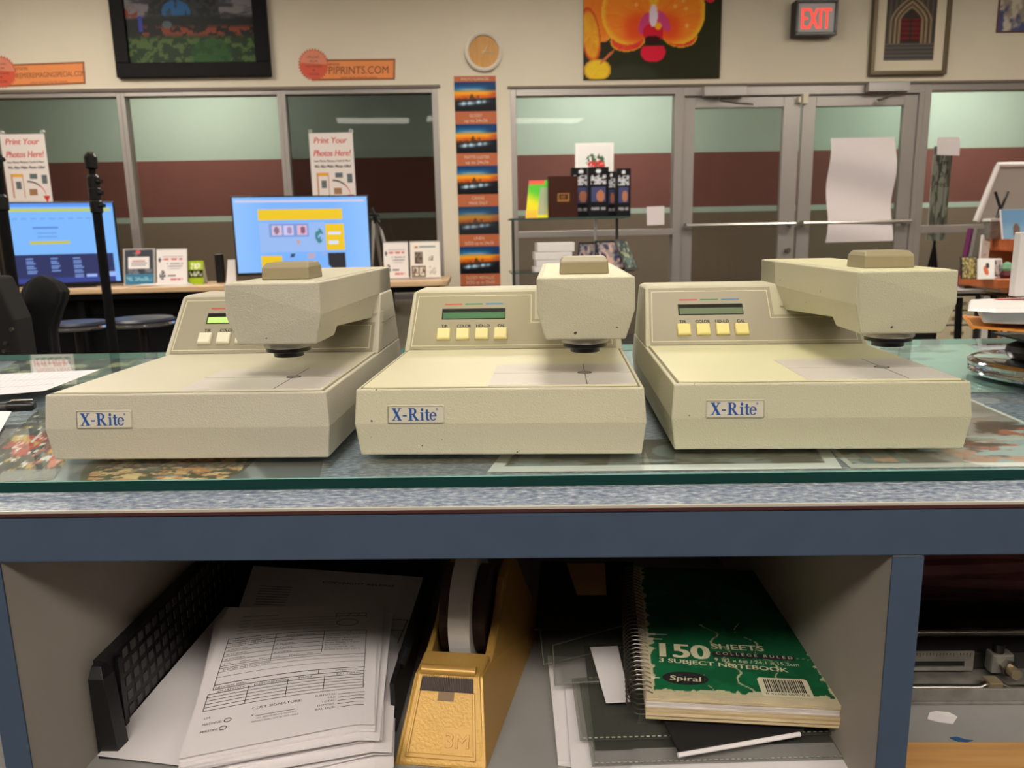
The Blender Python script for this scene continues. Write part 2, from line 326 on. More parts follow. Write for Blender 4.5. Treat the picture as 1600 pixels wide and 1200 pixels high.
def P_frames(u, v):
    c = full(u, (228, 222, 214)); c = mixm(c, full(u, (200, 130, 70)), (ell(u, v, .2, .86, .06, .04) < 1)*1.0); c = mixm(c, full(u, (110, 130, 130)), rect(u, v, .3, .85, .85, .88)); c = mixm(c, full(u, (70, 52, 44)), rect(u, v, .15, .42, .4, .72)*(.6+.4*vn(u*20, v*20, 3)))
    c = mixm(c, full(u, (110, 80, 80)), rect(u, v, .62, .76, .47, .6)*(vn(u*30, v*24, 4) > .4)); c = mixm(c, full(u, (105, 80, 68)), rect(u, v, .04, .52, .02, .32)); c = mixm(c, full(u, (215, 205, 195)), (rect(u, v, .08, .26, .05, .28)+rect(u, v, .3, .47, .05, .28)).clip(0, 1)*(vn(u*24, v*24, 2) > .35)); return mixm(c, full(u, (185, 180, 176)), rect(u, v, .62, .85, .1, .3)*(vn(u*24, v*34, 2) > .5))
def P_streaks(u, v):
    c = mixm(full(u, (96, 108, 114)), full(u, (160, 170, 174)), st(vn((u*22+v*7), v*1.2, 1), .45, .75)); k = (ell(u, v, .47, .25, .26, .4) < 1)*st(fbm(u*34, v*44, 3), .44, .52)
    c = mixm(c, full(u, (62, 66, 40)), (ell(u, v, .46, .4, .3, .6) < 1)*st(fbm(u*12, v*10, 8), .4, .5)); c = mixm(c, full(u, (214, 150, 92)), k); return mixm(c, full(u, (240, 216, 160)), k*st(fbm(u*30, v*40, 5), .46, .56))
def P_fish(u, v):
    c = mixm(full(u, (58, 62, 62)), full(u, (110, 112, 108)), st(fbm(u*6+v*4, v*7, 1), .45, .65)); c = mixm(c, full(u, (190, 60, 55)), st(fbm(u*7, v*9, 4), .58, .64)*(v < .55)); c = mixm(c, full(u, (215, 130, 105)), (ell(u, v, .75, .25, .22, .16) < 1)*st(fbm(u*9, v*13, 5), .35, .5))
    c = mixm(c, full(u, (195, 165, 80)), st(fbm(u*11, v*13, 14), .63, .68)*(v < .7)); c = mixm(c, full(u, (228, 224, 218)), st(fbm(u*13+3, v*22, 6), .63, .68)); return mixm(c, full(u, (150, 152, 152)), rect(u, v, .35, 1, 0, .1)*.9)
def P_brown(u, v):
    c = full(u, (70, 66, 58)); c = mixm(c, full(u, (120, 140, 138)), ((np.abs(u-.1) < .035) | (np.abs(u-.38) < .045)).astype(float)*.9); c = mixm(c, full(u, (135, 150, 150)), st(fbm(u*9, v*7, 2), .55, .65)*.8); c = mixm(c, full(u, (150, 170, 170)), (ell(u, v, .62, .6, .16, .3) < 1)*.5)
    return mixm(full(u, (238, 240, 238)), c, rect(u, v, .035, .965, .16, 1.0))
def P_hands(u, v):
    c = mixm(full(u, (150, 146, 142)), full(u, (120, 116, 112)), st(fbm(u*4, v*4, 1), .4, .6)); lo = st(v, .62, .5)
    c = mixm(c, full(u, (86, 80, 76)), lo*st(fbm(u*7, v*9, 2), .4, .5)); c = mixm(c, full(u, (190, 150, 128)), lo*st(fbm(u*6+2, v*12, 5), .52, .58)); c = mixm(c, full(u, (165, 105, 88)), lo*st(fbm(u*7+8, v*10, 7), .6, .64)); c = mixm(c, full(u, (160, 178, 176)), lo*st(fbm(u*5+4, v*15, 9), .64, .68))
    c = mixm(c, full(u, (90, 130, 132)), (((np.abs(u-.1) < .02) | (np.abs(u-.22) < .02)) & (v < .25)).astype(float)*.8)
    return mixm(full(u, (210, 212, 208)), c, rect(u, v, .02, .98, .05, .985))
def P_teal(u, v): return mixm(mixm(full(u, (140, 172, 164)), full(u, (160, 186, 176)), st(fbm(u*4, v*5, 1), .4, .6)), full(u, (90, 108, 104)), st(fbm(u*5, v*12, 3), .66, .7)*.7)
def P_forest(u, v): return mixm(mixm(full(u, (96, 112, 112)), full(u, (60, 66, 66)), st(fbm(u*5, v*5, 1), .4, .6)), full(u, (160, 165, 130)), st(fbm(u*6, v*9, 6), .56, .62))
def P_redcard(u, v): return mixm(full(u, (214, 206, 206)), full(u, (196, 92, 88)), rect(u, v, .08, .92, .35, .85)*st(vn(u*26, v*3, 5), .35, .55)*.85)
def P_grid(u, v):
    c = full(u, (226, 222, 228)); c = mixm(c, full(u, (150, 150, 165)), ((u*15) % 1 < .06).astype(float)*.8*(v > .08)); return mixm(c, full(u, (190, 190, 200)), (np.abs((v*4) % 1-.5) < .02).astype(float)*.7)
def P_gift(u, v):
    c = full(u, (226, 224, 222)); k = (ell(u, v, .52, .68, .3, .16) < 1)*st(fbm(u*16, v*16, 2), .42, .5); c = mixm(c, full(u, (70, 100, 70)), k); c = mixm(c, full(u, (205, 60, 60)), (ell(u, v, .55, .58, .28, .12) < 1)*st(fbm(u*14, v*14, 5), .48, .52)); return mixm(c, full(u, (228, 178, 132)), rect(u, v, .24, .78, 0, .5))
def P_yg(u, v):
    c = mixm(full(u, (225, 215, 40)), full(u, (80, 190, 50)), st(v+u*.3, .45, .85)); c = mixm(c, full(u, (240, 180, 60)), st(v, .3, .1)*(u < .5)); return mixm(mixm(c, full(u, (165, 170, 150)), rect(u, v, .52, .92, .1, .8)*.9), full(u, (225, 90, 70)), st(v, .86, .92)*(u < .7))
def P_blackbox(u, v):
    c = full(u, (16, 16, 20)); c = mixm(c, full(u, (195, 195, 200)), rect(u, v, .12, .88, .66, .84)*(vn(u*9, v*40, 3) > .42)); c = mixm(c, full(u, (70, 75, 115)), rect(u, v, .15, .85, .3, .6)); c = mixm(c, full(u, (190, 120, 80)), (ell(u, v, .6, .42, .2, .12) < 1)*.9); c = mixm(c, full(u, (150, 150, 155)), rect(u, v, .15, .85, .14, .19)*(vn(u*14, v*3, 3) > .4)); return mixm(c, full(u, (225, 225, 230)), (ell(u, v, .5, .92, .12, .04) < 1)*1.0)
def P_family(u, v): return mixm(mixm(full(u, (150, 140, 140)), full(u, (60, 64, 92)), st(fbm(u*5, v*5, 2), .4, .55)), full(u, (200, 165, 150)), st(fbm(u*7, v*6, 8), .55, .62))
def P_dancer(u, v): return mixm(mixm(full(u, (232, 230, 226)), full(u, (205, 95, 50)), (ell(u, v, .45, .4, .16, .28, .5) < 1)*.9), full(u, (45, 35, 35)), (ell(u, v, .55, .68, .13, .16, .4) < 1)*.9)
def P_flowers(u, v): return mixm(mixm(full(u, (70, 66, 46)), full(u, (150, 130, 70)), st(fbm(u*12, v*12, 2), .45, .55)), full(u, (205, 190, 130)), st(fbm(u*16, v*16, 8), .6, .66))
def P_bluecard(u, v): return mixm(mixm(full(u, (120, 170, 215)), full(u, (150, 195, 230)), st(v, .7, .2)), full(u, (130, 105, 90)), (ell(u, v, .5, .25, .13, .28) < 1)*1.0)
def P_banner(u, v): return mixm(mixm(full(u, (150, 150, 140)), full(u, (95, 95, 88)), st(fbm(u*6, v*9, 2), .45, .6)), full(u, (60, 58, 54)), (np.abs(vn(u*5, v*2, 3)-.5) < .05).astype(float)*.8)

# ================================================================== THE ROOM (setting)
def zG(z): return G+z
WALL = mat('cream_wall_paint', (224, 214, 194), .85, noise=.03, nscale=3, bump=.15, bscale=300)
CEIL = mat('ceiling_tile', (225, 222, 212), .9, bump=.3, bscale=150)
FLOORM = mat('carpet', (66, 62, 58), .95, noise=.3, nscale=80, bump=.4, bscale=500)
RX0, RX1, RY0, H = -6.5, 6.5, -6.5, 3.05
b = MB(); b.box(RX0, RX1, RY0, 12, -.1, 0, FLOORM); struct(b.build('floor'))
b = MB(); b.box(RX0, RX1, RY0, 12, H, H+.1, CEIL)
struct(b.build('ceiling'))
b = MB(); b.box(RX0-.1, RX0, RY0, 12, 0, H, WALL); struct(b.build('wall_left'))
b = MB(); b.box(RX1, RX1+.1, RY0, 12, 0, H, WALL); struct(b.build('wall_right'))
b = MB(); b.box(RX0-.1, RX1+.1, RY0-.1, RY0, 0, H, mat('taupe_rear_paint', (96, 86, 76), .85)); struct(b.build('wall_rear'))
# the window wall: openings for the left windows, the sidelights and the doors
UL0, UL1, ZT = -4.6, -.865, 2.163          # left window opening
UR0, UR1 = -.331, 4.2
b = MB(WM); T = .14
b.box(-7.2, UL0, 0, T, 0, H, WALL); b.box(UL0, UL1, 0, T, ZT, H, WALL); b.box(UL0, UL1, 0, T, 0, .62, WALL)
b.box(UL1, UR0, 0, T, 0, H, WALL); b.box(UR0, UR1, 0, T, 2.15, H, WALL); b.box(UR1, 7.2, 0, T, 0, H, WALL)
struct(b.build('wall_back'))
# corridor beyond
TEAL = mat('teal_wall_paint', (178, 200, 190), .8, noise=.04, nscale=3); MAROON = mat('maroon_wall_paint', (122, 76, 70), .8, noise=.06, nscale=4); TAUPE = mat('taupe_wall_paint', (122, 108, 94), .85)
V2 = 2.3
def band(z0, z1, m, b): b.box(-9, 9, V2, V2+.1, z0, z1, m)
b = MB(WM); band(1.90, H, TEAL, b); band(1.34, 1.90, MAROON, b); band(1.285, 1.34, TEAL, b); band(0, 1.285, TAUPE, b)
struct(b.build('wall_corridor'))
# ---- window frames
def frame_rail(b, u0, u1, z0, z1, v0=.0, v1=.09): b.box(u0, u1, v0, v1, z0, z1, ALU)
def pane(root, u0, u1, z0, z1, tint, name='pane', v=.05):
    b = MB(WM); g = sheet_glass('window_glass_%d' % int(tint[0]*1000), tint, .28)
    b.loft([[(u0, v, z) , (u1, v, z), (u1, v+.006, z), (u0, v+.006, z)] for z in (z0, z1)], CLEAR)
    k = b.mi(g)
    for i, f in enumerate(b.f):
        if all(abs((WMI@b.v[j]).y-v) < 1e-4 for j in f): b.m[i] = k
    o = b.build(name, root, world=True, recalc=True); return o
def window(n, u0, u1, z0, z1, tint, jl, jr, jt, trans=None):
    o = thing('window_%d' % n, None, None, WM@Vector((u0, 0, z0)), TH); struct(o)
    b = MB(WM)
    frame_rail(b, u0, u0+jl, z0, z1); frame_rail(b, u1-jr, u1, z0, z1); frame_rail(b, u0+jl, u1-jr, z1-jt, z1); frame_rail(b, u0+jl, u1-jr, z0, z0+.05)
    if trans: frame_rail(b, u0+jl, u1-jr, trans[0], trans[1], -.005, .085)
    b.build('window_frame', o, world=True, bevel=.003)
    if trans:
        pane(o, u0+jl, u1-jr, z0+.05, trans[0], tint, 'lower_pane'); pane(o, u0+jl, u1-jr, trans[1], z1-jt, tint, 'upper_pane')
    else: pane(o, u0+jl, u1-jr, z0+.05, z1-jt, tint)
m1a, m1b, m2a, m2b = -3.186, -3.127, -2.037, -1.977
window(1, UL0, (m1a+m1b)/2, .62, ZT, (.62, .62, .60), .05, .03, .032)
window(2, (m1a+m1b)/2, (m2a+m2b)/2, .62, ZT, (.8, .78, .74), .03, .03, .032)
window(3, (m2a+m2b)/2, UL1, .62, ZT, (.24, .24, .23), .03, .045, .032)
window(4, UR0, .966, 0.03, 2.15, (.92, .93, .92), .042, .064, .05, trans=(1.068, 1.116))
window(5, 2.813, UR1, 0.03, 2.15, (.93, .95, .93), .054, .05, .05, trans=(1.04, 1.1))
# ---- doors
def door(n, u0, u1, p0, p1, tint):
    o = thing('door_%d' % n, None, None, WM@Vector((u0, 0, .03)), TH); struct(o)
    b = MB(WM); zt = 2.075; zp = 2.0
    b.box(u0, p0, .02, .065, .03, zt, ALU); b.box(p1, u1, .02, .065, .03, zt, ALU); b.box(p0, p1, .02, .065, zp, zt, ALU); b.box(p0, p1, .02, .065, .03, .3, ALU)
    b.build('door_frame', o, world=True, bevel=.003)
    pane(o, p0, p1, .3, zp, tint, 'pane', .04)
    b = MB(WM); b.tube([(u0+.02, -.05, 1.135), (u1-.02, -.05, 1.135)], .014, mat('push_bar_metal', (198, 190, 184), .3, .7), 12)
    for u in (u0+.04, u1-.04): b.box(u-.02, u+.02, -.055, .02, 1.115, 1.155, ALU)
    b.build('push_bar', o, world=True)
    return o
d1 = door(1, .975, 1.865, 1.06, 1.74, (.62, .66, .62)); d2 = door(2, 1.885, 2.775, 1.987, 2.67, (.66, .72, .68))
b = MB(WM); b.cyl(WMI@(WM@Vector((1.815, .02, .93))), (1.815, -.012, .93), .02, STEEL); b.build('lock_cylinder', d1, world=True)
b = MB(WM); frame_rail(b, .966, 2.813, 2.085, 2.15); frame_rail(b, 2.775, 2.813, .03, 2.085); frame_rail(b, .966, .975, .03, 2.085); struct(b.build('trim_1', bevel=.003))
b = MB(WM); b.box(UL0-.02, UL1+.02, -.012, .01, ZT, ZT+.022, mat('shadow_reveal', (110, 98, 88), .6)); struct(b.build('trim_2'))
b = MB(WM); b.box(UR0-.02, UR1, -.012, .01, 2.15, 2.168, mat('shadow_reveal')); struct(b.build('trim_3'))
# ---- ceiling lights
LAMP = mat('lamp_diffuser', (255, 245, 230), emit=LIGHT_ROOM); LAMPH = mat('hall_diffuser', (255, 246, 232), emit=LIGHT_HALL)
def troffer(x, y, hall=False, w=1.2, d=.6, rot=0):
    t = thing('ceiling_light', 'lit rectangular fluorescent panel set flush in the ceiling', 'ceiling light', (x, y, H), rot, 'fluorescent ceiling panels')
    b = MB(); b.box(-w/2-.03, w/2+.03, -d/2-.03, d/2+.03, -.02, 0, WHT); b.build('frame', t)
    b = MB(); b.box(-w/2, w/2, -d/2, d/2, -.026, -.0201, LAMPH if hall else LAMP); b.build('diffuser', t)
for x, y in ((-1.5, -1.85), (1.5, -1.85), (0, -1.6), (-3.6, 1.2), (3.6, 1.2), (-3.2, 4.0), (0, 4.0), (3.2, 4.0)): troffer(x, y)
troffer(0, 1.15, w=.6, d=.5)  # small unseen panel added over the counter to brighten the densitometer decks
for x, y in ((.6, 7.3), (-3.4, 6.95), (4.1, 7.7)): troffer(x, y, True, rot=TH)

# ================================================================== THE COUNTER
CR = .030      # the counter stands a little askew
cR = Matrix.Rotation(CR, 3, 'Z')
def cpt(x, y, z): return Vector((x, y, z))
LAM = bpy.data.materials.new('speckled_blue_laminate'); LAM.use_nodes = True
def mk_lam():
    nt = LAM.node_tree; N = nt.nodes; L = nt.links; bs = N['Principled BSDF']; bs.inputs['Roughness'].default_value = .45
    tc = N.new('ShaderNodeTexCoord'); mp = N.new('ShaderNodeMapping'); mp.inputs['Scale'].default_value = (.45, 1, 1); L.new(tc.outputs['Object'], mp.inputs[0])
    n = N.new('ShaderNodeTexNoise'); n.inputs['Scale'].default_value = 330; n.inputs['Detail'].default_value = 6; n.inputs['Roughness'].default_value = .65; L.new(mp.outputs[0], n.inputs[0])
    r = N.new('ShaderNodeValToRGB'); e = r.color_ramp.elements; e[0].position = .3; e[0].color = lin((62, 72, 100))+(1,); e[1].position = .72; e[1].color = lin((225, 230, 236))+(1,)
    for p, c in ((.43, (96, 108, 130)), (.52, (135, 145, 158)), (.6, (160, 166, 174))): q = e.new(p); q.color = lin(c)+(1,)
    L.new(n.outputs[0], r.inputs[0])
    n2 = N.new('ShaderNodeTexNoise'); n2.inputs['Scale'].default_value = 14; n2.inputs['Detail'].default_value = 8; L.new(tc.outputs['Object'], n2.inputs[0])
    r2 = N.new('ShaderNodeValToRGB'); r2.color_ramp.elements[0].position = .68; r2.color_ramp.elements[1].position = .72; r2.color_ramp.elements[1].color = (.7, .7, .7, 1); L.new(n2.outputs[0], r2.inputs[0])
    mx = N.new('ShaderNodeMixRGB'); L.new(r2.outputs[0], mx.inputs[0]); L.new(r.outputs[0], mx.inputs[1]); mx.inputs[2].default_value = lin((120, 116, 104))+(1,); L.new(mx.outputs[0], bs.inputs['Base Color'])
mk_lam()
BLUE = mat('slate_blue_laminate', (64, 79, 100), .5, noise=.08, nscale=40, bump=.05, bscale=600)
GREYI = mat('grey_cubby_lining', (176, 168, 158), .6, noise=.06, nscale=12)
GREYS = mat('grey_cubby_shelf', (150, 148, 146), .5, noise=.12, nscale=14)
ZL = -.0095; ZC0 = -.245
F0 = Vector((-.1298, .467, G)); O = F0 - cR@Vector((-.1298, 0, 0))       # counter frame origin: x=0 at the front edge
CM = Matrix.Translation(O) @ Matrix.Rotation(CR, 4, 'Z')
cab = thing('counter_cabinet', 'slate blue counter cabinet with open grey-lined cubbies below the worktop', 'cabinet', (O.x, O.y, 0), CR)
XL, XR = -1.25, 1.15; DEP = .64
zF = -.0125; zFb = -.0455
b = MB(); b.box(XL, XR, .0, .02, G+zFb, G+zF, BLUE); b.build('fascia', cab, bevel=.001)
def cx(px, py): return (CM.inverted()@aty(px, py, .467)).x
xa, xb = -.3735, .2155
for x0, x1 in ((XL, XL+.02), (-.99, -.97), (xa-.019, xa), (xb, xb+.020), (.82, .84), (XR-.02, XR)):
    b = MB(); b.box(x0, x1, 0.0, .0012, .0, G+zFb-.0008, BLUE); b.box(x0+.0004, x1-.0004, .0012, DEP, .0, G+zFb-.0003, GREYI)
    b.build('divider', cab)
b = MB(); b.box(XL, XR, .002, DEP-.02, G+ZC0-.02, G+ZC0, GREYS); b.box(XL, XR, .0, .002, G+ZC0-.02, G+ZC0, BLUE); b.build('shelf', cab)
b = MB(); b.box(XL, XR, .002, DEP-.02, .1, .12, GREYS); b.build('shelf', cab)
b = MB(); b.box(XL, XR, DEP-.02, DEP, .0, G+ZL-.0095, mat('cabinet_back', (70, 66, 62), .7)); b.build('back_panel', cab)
b = MB(); b.box(XL, XR, .02, DEP-.02, G+zF-.004, G+zF, GREYI); b.build('top_panel', cab)
wt = thing('worktop', 'speckled blue-grey laminate worktop with worn patches and metal front edge strip', 'worktop', (O.x, O.y, G+zF), CR)
b = MB(); b.box(XL-.01, XR+.01, .0, DEP+.01, .0002, ZL-zF, LAM); b.build('laminate', wt)
b = MB(); b.box(XL-.01, XR+.01, -.0012, -.0002, -.0006, .0016, mat('dark_red_edge', (70, 34, 34), .5)); b.box(XL-.01, XR+.01, -.0013, .0006, .0017, .0034, mat('edge_strip_metal', (205, 198, 186), .35, .3)); b.build('edge_strip', wt)
# glass sheet, a touch more askew
GR = .0363; g0 = Vector((-.1382, .5019, 0)); 
gl = thing('glass_sheet', 'thick clear glass sheet with green edge laid over prints on worktop', 'glass', (g0.x, g0.y, G-.0085), GR)
GT = sheet_glass('counter_glass', (.90, .955, .94), 1.0, ior=1.5)
GE = mat('green_glass_edge', (2, 48, 42), .15, spec=.25)
b = MB(); x0, x1, y0_, y1_ = -1.0, .95, 0, .615; 
b.poly([(x0, y0_, .0085), (x1, y0_, .0085), (x1, y1_, .0085), (x0, y1_, .0085)], GT)
b.poly([(x0, y0_, .0004), (x1, y0_, .0004), (x1, y1_, .0004), (x0, y1_, .0004)], CLEAR)
b.poly([(x0, 0, .0004), (x1, 0, .0004), (x1, 0, .0079), (x0, 0, .0079)], GE); b.poly([(x0, 0, .0079), (x1, 0, .0079), (x1, .0006, .0085), (x0, .0006, .0085)], mat('glass_arris', (120, 165, 155), .2))
b.poly([(x0, y1_, .0004), (x1, y1_, .0004), (x1, y1_, .0085), (x0, y1_, .0085)], mat('glass_arris'))
for x in (x0, x1): b.poly([(x, 0, .0004), (x, y1_, .0004), (x, y1_, .0085), (x, 0, .0085)], GE)
b.build('sheet', gl, recalc=False)
# prints under the glass
def printq(name, label, cat, A, B, D, fn, nx, ny, lift=0, group=None):   # A front-left, B front-right, D back-left (world, z on the laminate)
    t = thing(name, label, cat, A, 0, group); zo = Vector((0, 0, .0001+lift))
    b = MB(); b.panel(fn, Vector()+zo+Vector((0, 0, .0002)), B-A, D-A, .0002, nx, ny, PAINT, WHT); return b, t
zp = -.0092
def onprint(name, label, px, fn, nx, ny, lift=0, dep=None):
    A, B, D = [atz(*p, zp) for p in px]
    b, t = printq(name, label, 'photo print', A, B, D, fn, nx, ny, lift); b.build('sheet', t)
onprint('photo_print', 'photo print of pale roses on grey slats under the glass, by left densitometer', [(12, 762), (498, 755), (160, 660)], P_streaks, 200, 110)
onprint('photo_print', 'dark print with coral red shapes under the glass at its left end', [(-60, 757), (84, 750), (60, 640)], P_fish, 80, 60, .0004)
onprint('photo_print', 'white-bordered brown photo print under the glass below middle densitometer', [(761, 739), (1316, 733), (800, 690)], P_brown, 120, 40, .0003)
onprint('photo_print', 'white-bordered print of hands under the glass at front right', [(1330, 732), (1760, 728), (1205, 622)], P_hands, 110, 80)
onprint('photo_print', 'pale teal print under the glass behind the right densitometer', [(1300, 618), (1640, 612), (1265, 538)], P_teal, 60, 50, .0004)
onprint('photo_print', 'grey-green landscape print under the glass at its back left corner', [(-60, 620), (200, 608), (30, 562)], P_forest, 80, 60)
onprint('printed_card', 'white card with smeared red lettering under the glass at back left', [(49, 583), (114, 582), (46, 560)], P_redcard, 60, 24, .0006)

# ================================================================== DENSITOMETERS
SERIF = {  # outlines of the blue badge letters, cap height 1, made of filled strokes with slab serifs
 'X': (.86, [[(.06, .06), (.62, .94), (.84, .94), (.28, .06)][::1], [(.04, .94), (.27, .94), (.84, .06), (.60, .06)]], [(0, 0, .36, .07), (.5, 0, .9, .07), (0, .93, .38, 1), (.54, .93, .88, 1)]),
}
def badge_text(b, o, U, V, h, m):
    o, U, V = Vector(o), Vector(U), Vector(V)
    def q(pl): b.poly([o+U*(x*h*.84)+V*(y*h) for x, y in pl], m)
    def bx(x0, y0, x1, y1): q([(x0, y0), (x1, y0), (x1, y1), (x0, y1)])
    def arc(cx, cy, rx, ry, a0, a1, t0, t1=None, n=14):
        t1 = t1 or t0
        for i in range(n):
            p = []
            for k, (rx_, ry_) in ((i, (rx, ry)), (i+1, (rx, ry)), (i+1, (rx-t0, ry-t1)), (i, (rx-t0, ry-t1))):
                a = math.radians(a0+(a1-a0)*k/n); p.append((cx+rx_*math.cos(a), cy+ry_*math.sin(a)))
            q(p)
    # X
    q([(.08, .95), (.36, .95), (.92, .05), (.64, .05)]); q([(.12, .05), (.24, .05), (.84, .95), (.72, .95)])
    for s_ in ((0, 0, .34, .06), (.52, 0, 1.0, .06), (0, .94, .46, 1), (.6, .94, .96, 1)): bx(*s_)
    bx(1.06, .33, 1.46, .45)                                     # hyphen
    x = 1.58                                                       # R
    bx(x+.12, 0, x+.36, 1); bx(x, 0, x+.48, .06); bx(x, .94, x+.5, 1)
    arc(x+.46, .735, .36, .265, -90, 90, .22, .07); bx(x+.3, .93, x+.48, 1); bx(x+.3, .47, x+.48, .54)
    q([(x+.34, .52), (x+.58, .52), (x+.98, .05), (x+.7, .05)]); bx(x+.68, 0, x+1.08, .06)
    x = 2.74; bx(x+.1, 0, x+.3, .66); bx(x, 0, x+.4, .05); bx(x, .6, x+.3, .66); arc(x+.2, .87, .13, .13, 0, 360, .129)      # i
    x = 3.2; bx(x+.1, .1, x+.3, .88); bx(x, .59, x+.46, .66); arc(x+.3, .14, .2, .16, 180, 330, .17, .1)                     # t
    x = 3.98; arc(x, .33, .34, .35, 15, 330, .17, .07, 24); bx(x-.2, .33, x+.33, .4); arc(x+.03, .37, .3, .3, 0, 60, .13, .07)                         # e
    arc(4.36, .9, .1, .1, 0, 360, .03); arc(4.36, .9, .04, .04, 0, 360, .039)                                                    # registered mark
def densitometer(loc, rot, tone, label, lcd, btn, chips, tilt_text=0):
    t = thing('densitometer', label, 'densitometer', loc, rot, None)
    body, plate, panelc = tone
    nm = 'd%d' % int(loc[0]*1000)
    CASE = mat('beige_case_paint_'+nm, body, .5, spec=.4, bump=.55, bscale=900, noise=.04, nscale=9)
    # chips in the paint
    nt = CASE.node_tree; N = nt.nodes; L = nt.links; bs = N['Principled BSDF']; src = bs.inputs['Base Color'].links[0].from_socket
    vo = N.new('ShaderNodeTexNoise'); vo.inputs['Scale'].default_value = 130; vo.inputs['Detail'].default_value = 2; tc = N.new('ShaderNodeTexCoord'); L.new(tc.outputs['Object'], vo.inputs['Vector'])
    rr = N.new('ShaderNodeValToRGB'); rr.color_ramp.elements[0].position = chips; rr.color_ramp.elements[1].position = chips+.012; L.new(vo.outputs['Fac'], rr.inputs[0])
    mx = N.new('ShaderNodeMixRGB'); mx.inputs[2].default_value = lin((70, 62, 52))+(1,); L.new(rr.outputs[0], mx.inputs[0]); L.new(src, mx.inputs[1]); L.new(mx.outputs[0], bs.inputs['Base Color'])
    PLT = mat('smooth_deck_paint_'+nm, plate, .38, spec=.45, bump=.08, bscale=1200, noise=.03, nscale=12)
    PNL = mat('control_panel_film_'+nm, panelc, .42, bump=.05, bscale=900)
    LINE = mat('cream_panel_line', (214, 206, 170), .5)
    KNB = mat('tan_knob_plastic', (146, 134, 104), .45, bump=.1, bscale=600)
    a, Hh, hs, Wd, bb = .1066, .0523, .0262, .1083, .1053
    yR = .302
    def ring(hx, y0, y1, z): return [(-hx, y0, z), (hx, y0, z), (hx, y1, z), (-hx, y1, z)]
    b = MB(); b.loft([ring(bb, .0022, yR-.004, .0015), ring(Wd, 0, yR, hs), ring(a, .0032, yR-.003, Hh-.0005)], CASE); base = b.build('base', t, bevel=.0012)
    for sx in (-.085, .085):
        for sy in (.03, .27): b = MB(); b.cyl((sx, sy, 0), (sx, sy, .0018), .008, BLKM, n=12); b.build('rubber_foot', t)
    b = MB(); b.loft([ring(a-.0042, .0075, .19, Hh-.0008), ring(a-.0045, .0078, .19, Hh+.0006)], PLT); b.build('deck_plate', t, bevel=.0003)
    b = MB()                                                        # the groove between the rim and the plate
    for x0, x1, y0, y1 in ((-a+.0026, -a+.0042, .006, .19), (a-.0042, a-.0026, .006, .19), (-a+.0026, a-.0026, .006, .0074)): b.box(x0, x1, y0, y1, Hh-.0006, Hh-.0003, mat('groove_shadow_line', (120, 112, 88), .8))
    b.build('deck_groove', t)
    # target plate
    TP = mat('translucent_target_film', (208, 202, 194), .3, coat=.1, noise=.03, nscale=30)
    b = MB(); z = Hh+.0010; b.box(-.008, .1010, .0085, .0985, Hh+.0004, z, TP)
    k = mat('target_line', (60, 54, 50), .6)
    b.box(.0650, .0656, .0088, .098, z, z+.0001, k); b.box(-.0078, .1008, .0568, .0573, z, z+.0001, mat('faint_target_line', (140, 130, 124), .6))
    for i in range(24):
        a0, a1 = 2*math.pi*i/24, 2*math.pi*(i+1)/24; q = []
        for an, r in ((a0, .0060), (a1, .0060), (a1, .0045), (a0, .0045)): q.append((.0653+r*math.cos(an), .0570+r*math.sin(an), z+.0002))
        b.poly(q, k)
    b.poly([(.0653+.0045*math.cos(2*math.pi*i/20), .0570+.0045*math.sin(2*math.pi*i/20), z+.00015) for i in range(20)], mat('target_centre', (128, 122, 116), .4))
    for R in (.030, .024, .018):
        for i in range(18):
            a0, a1 = math.radians(35+i*6), math.radians(41+i*6); q = []
            for an, r in ((a0, R), (a1, R), (a1, R-.003), (a0, R-.003)): q.append((.040+r*math.cos(an)*1.0, .058+r*math.sin(an), z+.00015))
            b.poly(q, mat('pale_arc', (206, 200, 192), .3))
    b.build('target_plate', t)
    # rear housing with the leaning control panel
    yb, yt, Ht, pb, pt = .1887, .2325, .1056, .1064, .1026
    b = MB(); b.loft([[(-pb, yb, Hh-.0004), (pb, yb, Hh-.0004), (pb, yR-.004, Hh-.0004), (-pb, yR-.004, Hh-.0004)], [(-pt, yt, Ht), (pt, yt, Ht), (pt, yR-.010, Ht), (-pt, yR-.010, Ht)],
                      [(-pt+.004, yt+.0035, Ht+.0025), (pt-.004, yt+.0035, Ht+.0025), (pt-.004, yR-.014, Ht+.0025), (-pt+.004, yR-.014, Ht+.0025)]], CASE)
    b.build('rear_housing', t, bevel=.0012)
    Vp = Vector((0, yt-yb, Ht-Hh)); Lp = Vp.length; Vp.normalize(); Np = Vector((0, -Vp.z, Vp.y)); Op = Vector((0, yb, Hh))
    def pp(x, q, n=0): return Op+X*x+Vp*q+Np*n
    # panel film with its notch for the column
    xs, qs = .0215, .0350
    out = [(-.1013, .0016), (.1005, .0016), (.1000, qs), (xs, qs), (xs, .0686), (-.0993, .0686)]
    b = MB(); b.prism(out, pp(0, 0, .0002), X, Vp, Np*.0005, PNL)
    ins = [(-.0995, .0052), (.0968, .0052), (.0965, qs-.0036), (xs-.0036, qs-.0036), (xs-.0036, .0643), (-.0965, .0643)]
    for i in range(6):
        p, q = Vector(ins[i]), Vector(ins[(i+1) % 6]); d = (q-p).normalized(); n = Vector((-d.y, d.x))*.0004
        b.poly([pp(c.x, c.y, .00085) for c in (p-d*.0004-n, q+d*.0004-n, q+d*.0004+n, p-d*.0004+n)], LINE)
